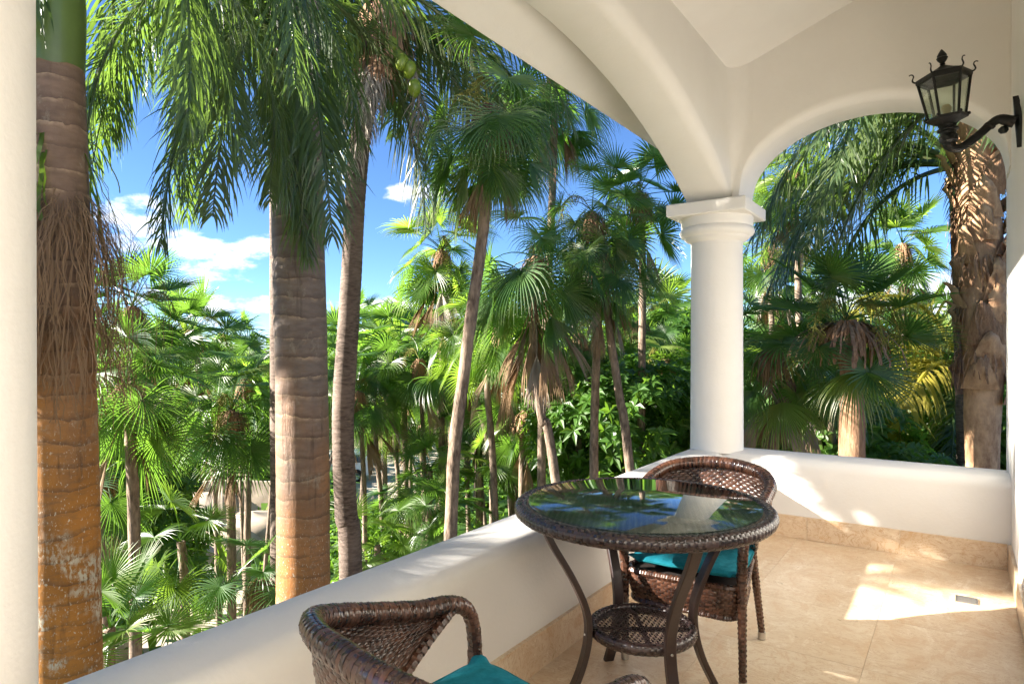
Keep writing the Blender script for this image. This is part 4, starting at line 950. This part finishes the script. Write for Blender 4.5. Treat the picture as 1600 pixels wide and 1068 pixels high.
# ------------------------------------------------------------------ filler palms further back
FILL = {}
MARKS = [(190, 'the orange trunk'), (285, 'the low bright palm'), (362, 'the thin straight trunk'), (425, 'the ringed trunk'), (540, 'the coconut trunk'), (600, 'the parked car'), (664, 'the straight thin trunk'), (725, 'the leaning pale trunk'), (790, 'the slanting trunk'),
         (845, 'the trunk leaning right'), (928, 'the straight pale trunk'), (1005, 'the spiky dark crown'), (1065, 'the column edge'), (1200, 'the crooked grey trunk'), (1330, 'the thick shaggy palm'), (1420, 'the yellow fronds'), (1490, 'the peeling brown trunk')]
def fillers():
    rnd = random.Random(2024)
    spec = [('left', 165, 430, 15, 34, 10), ('mid', 520, 1075, 14, 34, 34), ('right', 1165, 1500, 13, 28, 13)]
    words = {'left': 'background fan palm among the far trees in the gap left of the ringed trunk',
             'mid': 'background fan palm among the far trees between the coconut palm and the column',
             'right': 'background fan palm among the far trees beyond the right arch'}
    for zone, a, b, d0, d1, n in spec:
        for i in range(n):
            px = a + (b - a) * (i + rnd.random()) / n; f = rnd.random(); d = d0 + (d1 - d0) * f
            py = {'left': 560, 'mid': 520, 'right': 490}[zone] + rnd.uniform(-40, 110) - 10 * f
            if 540 < px < 640 and py > 560 : py = 540
            sty = rnd.choice(('far', 'farsun', 'farsun'))
            T = fan_palm([(px, py), (px + rnd.uniform(-12, 12), py + 120)], d, px + rnd.uniform(-30, 30), sty, rnd.randint(16, 22), words[zone], rt=.075, scale=rnd.uniform(1.0, 1.45), skirt=rnd.randint(0, 3), flowers=rnd.randint(0, 1),
                         group='background fan palms, ' + zone, shag=False, parts=False, seed=i + 1000 * len(zone))
            lm = min(MARKS, key=lambda q: abs(q[0] - px)); FILL.setdefault((zone, lm[0]), []).append((d, px, T, lm, sty))
    ranks = ['nearest', 'second nearest', 'third nearest', 'fourth nearest', 'fifth nearest', 'sixth nearest']
    for (zone, x0), L_ in FILL.items():
        L_.sort(key=lambda q: q[0])
        for i, (d, px, T, lm, sty) in enumerate(L_):
            tone = 'yellow green' if sty == 'farsun' else 'dark green'
            T['label'] = ('%s background fan palm behind %s' % (tone, lm[1])) if len(L_) == 1 else ('%s background fan palm, %s of those behind %s' % (tone, ranks[i] if i < len(L_) - 1 else 'farthest', lm[1]))
fillers()

def shade():
    """unseen palms added on the sunny side so that their crowns dapple the veranda"""
    rnd = random.Random(8)
    for i, (x, y, z, k) in enumerate([(-7.5, -2.6, 3.6, 'r'), (-6.2, -.2, 3.0, 'f'), (-9.0, -5.0, 4.6, 'r'), (-6.0, -4.0, 2.6, 'f'), (-8.5, .6, 4.4, 'f'), (-11, -1.5, 5.2, 'f'), (-12, -6, 6, 'f'), (-5.4, -1.9, 2.4, 'f'), (-7.2, .9, 3.4, 'f'), (-5.6, .5, 2.4, 'f')]):
        T = thing('royal_palm' if k == 'r' else 'thatch_palm', 'unseen palm added beyond the left edge to shade the veranda', 'palm tree', (x, y, GZ), group='palms outside the left edge')
        m = MB(); m.tube([V((0, 0, -.1)), V((0, 0, z - GZ))], .1 if k == 'f' else .22, 12); m.obj('trunk', THATCHBARK, T)
        top = V((0, 0, z - GZ)); g = rnd.random() * 6
        for q in range(22 if k == 'f' else 13):
            g += 2.4
            if k == 'r': put_frond(T, 'royal', top, g, rnd.choice((50, 32, 15, -5)), 1, rnd)
            else:
                o = link(FS['stiff'][min(6, q // 3)][q % 2], 'leaf', T); o.location = top; o.rotation_euler = (0, 0, g); o.scale = (1.2,) * 3
shade()
def open_gaps():
    """prune the added shade palms so that sun reaches chosen spots of the veranda"""
    bpy.context.view_layer.update()
    T = [((-.32, 3.46, 0), .06), ((-.2, 3.6, 0), .06), ((-.08, 3.68, 0), .06), ((.04, 3.8, 0), .06), ((.16, 3.9, 0), .06), ((.18, 2.92, 0), .05),
         ((-.72, 4.8, .30), .03), ((-.48, 4.8, .36), .03), ((-.02, 4.8, .15), .04),
         ((.25, 4.0, .9), .04), ((.25, 3.85, .2), .05), ((-1.52, 2.6, .545), .08), ((-1.5, 2.3, .545), .05), ((-1.6, 3.1, .545), .08), ((-1.5, 3.6, .545), .07), ((-1.0, 3.15, .70), .06)]
    T = [(V(a), b) for a, b in T]
    dead = []
    for o in bpy.data.objects:
        r = o
        while r.parent: r = r.parent
        if r.get('group') != 'palms outside the left edge' or o.name.split('.')[0] not in ('leaf', 'frond', 'trunk'): continue
        pts = [o.matrix_world @ v.co for v in list(o.data.vertices)[::9]]
        for t, rr in T:
            if any(((p - t) - SUN_TRAVEL * (p - t).dot(SUN_TRAVEL)).length < rr for p in pts): dead.append(o); break
    for o in dead:
        if o.name.startswith('trunk'): continue
        bpy.data.objects.remove(o)
open_gaps()

# ------------------------------------------------------------------ broad-leaved shrubs and trees
def foliage(seed, n, size, rx, ry, rz, mat=BUSH, per=6):
    rnd = random.Random(seed); m = MB()
    for i in range(n):
        while True:
            p = V((rnd.uniform(-1, 1), rnd.uniform(-1, 1), rnd.uniform(-1, 1)))
            if p.length < 1 and (p.length > .55 or rnd.random() < .25) and noise.noise(p * 2.3 + V((seed, 0, 0))) > -.18: break
        c = V((p.x * rx, p.y * ry, p.z * rz)); out = (p.normalized() + V((0, 0, .5)) + V((rnd.gauss(0, .3), rnd.gauss(0, .3), rnd.gauss(0, .3)))).normalized()
        a = out.orthogonal().normalized(); b = out.cross(a); g = rnd.random() * 6
        for k in range(per):
            g += 2 * pi / per + rnd.uniform(-.3, .3); r = a * cos(g) + b * sin(g); dd = (r + out * rnd.uniform(.15, .7)).normalized(); L_ = size * rnd.uniform(.7, 1.25); w = L_ * .2; W = dd.cross(out).normalized()
            q0 = c; q1 = c + dd * L_ * .5; q2 = c + dd * L_ + GRAV * L_ * .25
            up = W.cross(dd).normalized() * w * .35
            m.add([q0, q1 - W * w + up, q1, q1 + W * w + up, q2], [(0, 1, 2), (0, 2, 3), (1, 4, 2), (2, 4, 3)])
    return m.mesh('foliage', [mat], True, 30)
def shrubs():
    A = [foliage(1, 1100, .20, 1.5, 1.5, 1.3), foliage(2, 1100, .17, 1.4, 1.6, 1.4), foliage(3, 900, .26, 1.5, 1.5, 1.1)]
    rnd = random.Random(4)
    L = [
         (960, 665, 10.5, 1.0, 'glossy green broad-leaved shrub just above the ledge near the column'), (1040, 655, 11.5, 1.0, 'glossy green broad-leaved shrub touching the left side of the column'), 
         (1060, 560, 17.0, 1.3, 'leafy tree further back left of the column'), (990, 600, 16, 1.3, 'round leafy tree between the leaning trunk and the column'),
         (1225, 690, 11.5, .8, 'bright green shrub behind the crooked grey trunk in the right arch'), (1290, 690, 10.5, .9, 'bright green shrub left of the thick shaggy palm in the right arch'), (1390, 800, 9.0, .8, 'bright green shrub low in the middle of the right arch'), (1450, 780, 11.5, 1.0, 'leafy shrub under the yellow fronds in the right arch'),
         (1290, 600, 16.0, 1.3, 'sunlit leafy tree deep in the right arch'), (1420, 640, 15.0, 1.2, 'leafy tree behind the yellow fronds in the right arch'), (1500, 620, 17., 1.3, 'leafy tree behind the thick trunk in the right arch'),
         (190, 740, 16, 1.2, 'leafy shrub behind the fan palms next to the orange trunk'), (1545, 640, 12, 1.1, 'leafy shrub at the right edge of the arch'),
         (585, 855, 13, .62, 'low green shrub right beside the coconut palm foot')]
    for i, (px, py, d, s_, lab) in enumerate(L):
        p = at(px, py, d); T = thing('leafy_shrub', lab, 'shrub', (p.x, p.y, GZ), rnd.random() * 6, group='leafy shrubs and small trees')
        h = p.z - GZ
        o = link(A[i % 3], 'foliage', T, kind='stuff'); o.location = (0, 0, h); o.scale = (s_, s_, s_ * .9)
        o = link(A[(i + 1) % 3], 'foliage', T, kind='stuff'); o.location = (.3, .2, h - 1.7 * s_); o.scale = (s_ * 1.05, s_ * 1.05, s_); o.rotation_euler[2] = 2
        m = MB(); m.tube(catmull([V((0,0,-.1)), V((.1,0,h*.4)), V((0,.1,h*.7)), V((0,0,h))], 5), [.09 - .004 * k for k in range(16)], 8); tr = m.obj('trunk', THATCHBARK, T)
        for k in range(5):
            a = k * 1.3; m = MB(); m.tube([V((.05,.05,h*.6)), V((cos(a)*.8*s_, sin(a)*.8*s_, h + rnd.uniform(-.6,.4)))], [.035, .012], 6); m.obj('branch', THATCHBARK, T)
shrubs()

# ------------------------------------------------------------------ ground, road, distant wood
def ground():
    m = M('ground_soil'); n = m.noise(.35, 6, .6); f = m.noise(9, 6, .7)
    c = m.mix(m.rng(n, .4, .6), (.07, .085, .03), (.26, .20, .13)); c = m.mix(m.rng(f, .45, .7, 0, .6), c, (.035, .055, .018)); m.set(c, .95, .1); m.bump(f, .8, .05)
    b = MB(); n_ = 24
    b.add([(-1500, -1500, GZ), (1500, -1500, GZ), (1500, 1500, GZ), (-1500, 1500, GZ)], [(0, 1, 2, 3)]); g = b.obj('ground', m.m, kind='structure'); g['label'] = 'shaded garden ground under the palms'
    # sandy yard left, and the road with the car
    def sheet(pts, z, name, mat, label):
        P = catmull([V((p.x, p.y, 0)) for p in pts] + [V((pts[0].x, pts[0].y, 0))], 8)[:-1]
        b = MB(); b.add([(p.x, p.y, GZ + z) for p in P], [tuple(range(len(P)))]); o = b.obj(name, mat, kind='structure'); o['label'] = label
    gp = lambda px, d: at(px, 543, d)
    sheet([gp(120, 13), gp(470, 13.5), gp(470, 22), gp(450, 36), gp(120, 36)], .006, 'sandy_yard', SAND, 'pale sandy yard between the palms on the left')
    sheet([gp(300, 33), gp(570, 31), gp(640, 33), gp(660, 40), gp(700, 52), gp(560, 60), gp(250, 55)], .010, 'road', SAND, 'pale gravel road where the white car is parked')
    # green leaf litter and undergrowth
    rnd = random.Random(3); b = MB()
    for i in range(9000):
        d = rnd.uniform(7, 40) ** 1.0; px = rnd.uniform(100, 1600); p = at(px, 543, d)
        if 530 < px < 660 and 30 < d < 60: continue
        if 110 < px < 470 and 13 < d < 36 and rnd.random() < .93: continue
        h = rnd.uniform(.25, .8) * (1 + d / 40); a = rnd.random() * 6.28; w = .05 + d * .004
        for k in range(4):
            aa = a + k * 1.57 + rnd.uniform(-.4, .4); e = V((cos(aa), sin(aa), 0)); s_ = V((-sin(aa), cos(aa), 0)); q = V((p.x, p.y, GZ))
            b.add([q, q + e * h * .35 + V((0, 0, h * .7)) - s_ * w, q + e * h * .35 + V((0, 0, h * .7)) + s_ * w, q + e * h + V((0, 0, h * .55))], [(0, 1, 2), (1, 3, 2)])
    o = b.obj('undergrowth', BUSH, kind='stuff', sharp=None); tag(o, 'low green undergrowth covering the ground between the trunks', 'undergrowth', kind='stuff')
    # far wood as one mass of leaf clumps
    b = MB()
    for i in range(26000):
        th = rnd.uniform(-1.05, 1.05); d = rnd.uniform(38, 75); x = math.tan(th * .78) * d; c = FWD * d + RGT * x
        top = 7.3 + 1.6 * noise.noise(V((c.x * .12, c.y * .12, 0))) + 1.0 * noise.noise(V((c.x * .4, c.y * .4, 5)))
        if d < 62 and -12 < x < -3 : continue
        z = GZ + top * sqrt(rnd.random()); q = V((c.x, c.y, z)); s_ = rnd.uniform(.35, .8)
        a = V((rnd.gauss(0, 1), rnd.gauss(0, 1), rnd.gauss(0, .6))).normalized() * s_; e = V((rnd.gauss(0, 1), rnd.gauss(0, 1), rnd.gauss(0, .6))).normalized() * s_ * .35
        b.add([q - a, q - e, q + a, q + e], [(0, 1, 2, 3)])
    o = b.obj('distant_wood', BUSH, kind='stuff', sharp=None); tag(o, 'far mass of green trees closing off the horizon', 'wood', kind='stuff')
ground()

def boulders():
    rnd = random.Random(12); ms = []
    for k in range(3):
        m = MB(); rows = []
        for i in range(9):
            a = -pi/2 + pi * i / 8; row = []
            for j in range(14):
                b = 2*pi*j/14; p = V((cos(a)*cos(b), cos(a)*sin(b), sin(a) * .62)); p *= 1 + .28 * noise.noise(p * 1.4 + V((k * 7, 0, 0))); row.append(p)
            rows.append(row)
        m.grid(rows, True); ms.append(m.mesh('boulder', STONE, True, 35))
    # terrace walls and stones that catch the sun under the left palms
    S = [(235, 925, 20.9, 1.2, 'small rounded pale boulder lowest at the left near the young palm'), (262, 905, 22.1, 1.6, 'large pale boulder left of the low bright palm trunk'), (320, 850, 26., 2.2, 'wide pale boulder behind the low bright palm'), (350, 880, 23.7, 1.5, 'pale boulder right of the low bright palm trunk'), (395, 860, 25.2, 1.7, 'pale boulder next to the ringed trunk'), (270, 870, 24.4, 2.0, 'pale boulder half hidden behind the bright fan leaves')]
    for i, (px, py, d, s_, lab) in enumerate(S):
        p = at(px, py, d); o = link(ms[i % 3], 'boulder', None); o.location = (p.x, p.y, GZ + .3 * s_); o.scale = (s_, s_ * .8, s_); o.rotation_euler[2] = i; tag(o, lab, 'boulder', 'pale boulders in the yard')
    # low painted garden wall
    a, b_ = at(520, 543, 27.5), at(640, 543, 31); u = (b_ - a).normalized(); n = V((-u.y, u.x, 0)) * .12
    a = a.copy(); a.z = GZ - .1; b_.z = GZ - .1
    m = MB(); h = V((0, 0, .7)); m.add([a - n, b_ - n, b_ + n, a + n, a - n + h, b_ - n + h, b_ + n + h, a + n + h], [(0,3,2,1),(4,5,6,7),(0,1,5,4),(1,2,6,5),(2,3,7,6),(3,0,4,7)])
    W = thing('garden_wall', 'low pale green garden wall in front of the gravel road', 'wall'); m.obj('wall_body', GREENWALL, W, smooth=False)
    m = MB(); n2 = n * 1.35; h2 = V((0,0,.7)); h3 = V((0,0,.8)); m.add([a - n2 + h2, b_ - n2 + h2, b_ + n2 + h2, a + n2 + h2, a - n2 + h3, b_ - n2 + h3, b_ + n2 + h3, a + n2 + h3], [(0,3,2,1),(4,5,6,7),(0,1,5,4),(1,2,6,5),(2,3,7,6),(3,0,4,7)]); m.obj('coping', PLASTER, W, smooth=False)
    # two curved yard walls
    for pts, hgt, lab in (([gp_(150, 30), gp_(230, 29), gp_(320, 31), gp_(430, 31)], 1.6, 'long cream yard wall behind the boulders on the left'), ([gp_(150, 15), gp_(180, 15.6), gp_(205, 17)], 2.0, 'short cream wall close behind the orange trunk')):
        P = catmull(pts, 8); m = MB(); rows = []
        for i, p in enumerate(P):
            t = (P[min(i+1, len(P)-1)] - P[max(0, i-1)]); t.z = 0; t.normalize(); q = V((-t.y, t.x, 0)) * .14; g = V((p.x, p.y, GZ - .1)); rows.append([g - q, g - q + V((0,0,hgt)), g + q + V((0,0,hgt)), g + q])
        m.grid(rows); o = m.obj('yard_wall', STONE, None, sharp=40); tag(o, lab, 'wall')
def gp_(px, d): return at(px, 543, d)
boulders()

def big_leaf_plants():
    """broad taro-like leaves by the garden wall"""
    rnd = random.Random(9); m = MB(); rows = []
    for i in range(9):
        t = i / 8; w = .32 * sin(pi * min(1, t * 1.0 + .12)) ** .8 * (1 - t * .25) if i < 8 else .004; z = .30 + .75 * t - .35 * t * t; rows.append([V((t * .9 + .25, -w, z + w * .35)), V((t * .9 + .25, -w * .5, z + w * .1)), V((t * .9 + .25, 0, z - .02)), V((t * .9 + .25, w * .5, z + w * .1)), V((t * .9 + .25, w, z + w * .35))])
    m.grid(rows); m.tube([V((0,0,0)), V((.15,0,.18)), V((.28,0,.30))], [.025, .02, .012], 6); lm = m.mesh('big_leaf', [BUSH], True)
    for px, d, s_, lab in ((585, 22, 1.9, 'plant with huge upright bright leaves in front of the garden wall'), (610, 21, 1.5, 'plant with huge bright leaves right of the taller one by the garden wall'), (565, 20, 1.4, 'plant with huge leaves close to the coconut trunk')):
        p = gp_(px, d); T = thing('elephant_ear_plant', lab, 'plant', (p.x, p.y, GZ), group='broad-leaved plants by the garden wall')
        for k in range(7):
            o = link(lm, 'leaf', T); o.rotation_euler = (rnd.uniform(-.2, .2), rnd.uniform(-.7, -.1), k * .9 + rnd.random() * .3); o.scale = (s_ * rnd.uniform(.8, 1.1),) * 3
big_leaf_plants()

# ------------------------------------------------------------------ white villa glimpsed through the right arch
def villa():
    p = gp_(1215, 24); T = thing('white_house', 'white house glimpsed between the trunks right of the column', 'house', (p.x, p.y, GZ), math.atan2(.5635, .826) + .15)
    W = m_simple('white_house_paint', (.72, .72, .70), .8, var=.1, scale=1.5)
    m = MB(); m.box((-6, 0, 0), (1.7, 5, 5.2)); m.obj('wall', W, T, smooth=False)
    m = MB(); m.box((-6.25, -.3, 5.2), (1.95, 5.3, 5.5)); m.obj('roof', W, T, smooth=False)
    gl = m_simple('dark_window_glass', (.03, .05, .06), .08, spec=.8, bump=0)
    for x, z in ((-4.8, .9), (-2.6, .9), (-.4, .9), (-4.8, 3.3), (-2.6, 3.3), (-.4, 3.3)):
        m = MB(); m.box((x, -.06, z), (x + 1.1, .02, z + 1.3)); w = m.obj('window', W, T, smooth=False); m = MB(); m.box((x + .08, -.075, z + .08), (x + 1.02, -.062, z + 1.22)); m.obj('pane', gl, w, smooth=False)
villa()

# ------------------------------------------------------------------ parked car
def car():
    d = 39.0; p = gp_(580, d); ang = math.atan2(.5635, .826)      # rear bumper at column 580, nose towards the left
    T = thing('parked_car', 'white off-road car parked on the gravel road behind the coconut trunk', 'car', (p.x, p.y, GZ + .010), ang + radians(12))
    paint = m_simple('white_car_paint', (.78, .79, .80), .25, coat=.6, var=.03, bump=0); blk = m_simple('black_plastic', (.02, .02, .022), .6); gl = m_simple('car_window', (.02, .05, .09), .05, spec=1, bump=0)
    rub = m_simple('tyre_rubber', (.02, .02, .02), .9); red = m_simple('red_tail_lamp', (.45, .02, .02), .2, coat=.5, bump=0)
    prof = [(0, .42), (.0, .75), (-.05, 1.02), (-.12, 1.10), (-.30, 1.62), (-.5, 1.72), (-2.1, 1.72), (-2.45, 1.66), (-3.05, 1.12), (-4.1, 1.02), (-4.35, .88), (-4.4, .45), (-4.05, .40)]
    for cx in (-3.55, -.85):
        pass
    low = [(-4.05, .40)] + [(-3.55 - .42 * cos(a), .36 + .42 * sin(a)) for a in (0.1, .6, 1.2, 1.57, 1.95, 2.5, 3.04)] + [(-3.1, .34), (-1.3, .34)] + [(-.85 - .42 * cos(a), .36 + .42 * sin(a)) for a in (0.1, .6, 1.2, 1.57, 1.95, 2.5, 3.04)] + [(-.4, .40)]
    outl = prof[:-1] + low; m = MB(); n = len(outl)
    def inset(z): return .0 if z < 1.08 else .20 * (z - 1.08) / .62
    L_ = [(x, -.90 + inset(z), z) for x, z in outl]; R_ = [(x, .90 - inset(z), z) for x, z in outl]
    m.add(L_ + R_, [tuple(range(n)), tuple(reversed(range(n, 2 * n)))] + [(i, (i+1) % n, n + (i+1) % n, n + i) for i in range(n)]); m.obj('body', paint, T, smooth=False)
    for sy in (-1, 1):
        for q in ([(-.42, 1.15), (-.55, 1.58), (-1.30, 1.60), (-1.30, 1.15)], [(-1.38, 1.15), (-1.38, 1.60), (-2.08, 1.60), (-2.08, 1.15)], [(-2.16, 1.15), (-2.16, 1.60), (-2.42, 1.56), (-2.86, 1.15)]):
            m = MB(); m.add([(x, sy * (.905 - inset(z)), z) for x, z in q], [(0, 1, 2, 3)]); m.obj('window', gl, T, smooth=False)
    m = MB(); m.add([(-.125, -.68, 1.16), (-.125, .68, 1.16), (-.27, .60, 1.58), (-.27, -.60, 1.58)], [(0, 1, 2, 3)]); m.obj('rear_window', gl, T, smooth=False)
    m = MB(); m.box((-.12, -.92, .42), (.08, .92, .68)); m.obj('rear_bumper', blk, T, smooth=False)
    for sy in (-1, 1):
        m = MB(); m.box((-.16, sy * .84 - .075, .86), (.015, sy * .84 + .075, 1.06)); m.obj('tail_light', red, T, smooth=False)
    for cx in (-3.55, -.85):
        for sy in (-1, 1):
            w = MB(); w.lathe([(.21, -.11), (.33, -.11), (.36, -.08), (.36, .08), (.33, .11), (.21, .11), (.21, -.11)], n=24); w.v = [(x + cx, z + sy * .80, y + .36) for x, y, z in w.v]; wo = w.obj('wheel', rub, T)
            w = MB(); w.lathe([(0, .06), (.06, .07), (.20, .09), (.215, .10)], n=20)
            w.v = [(x + cx, sy * (z + .80), y + .36) for x, y, z in w.v]; w.obj('rim', SILVER, wo)
            for k in range(5):
                a = k * 2*pi/5; s_ = MB(); s_.tube([(cx, sy * .905, .36), (cx + .2 * cos(a), sy * .905, .36 + .2 * sin(a))], .025, 5); s_.obj('spoke', SILVER, wo)
    return T
car()
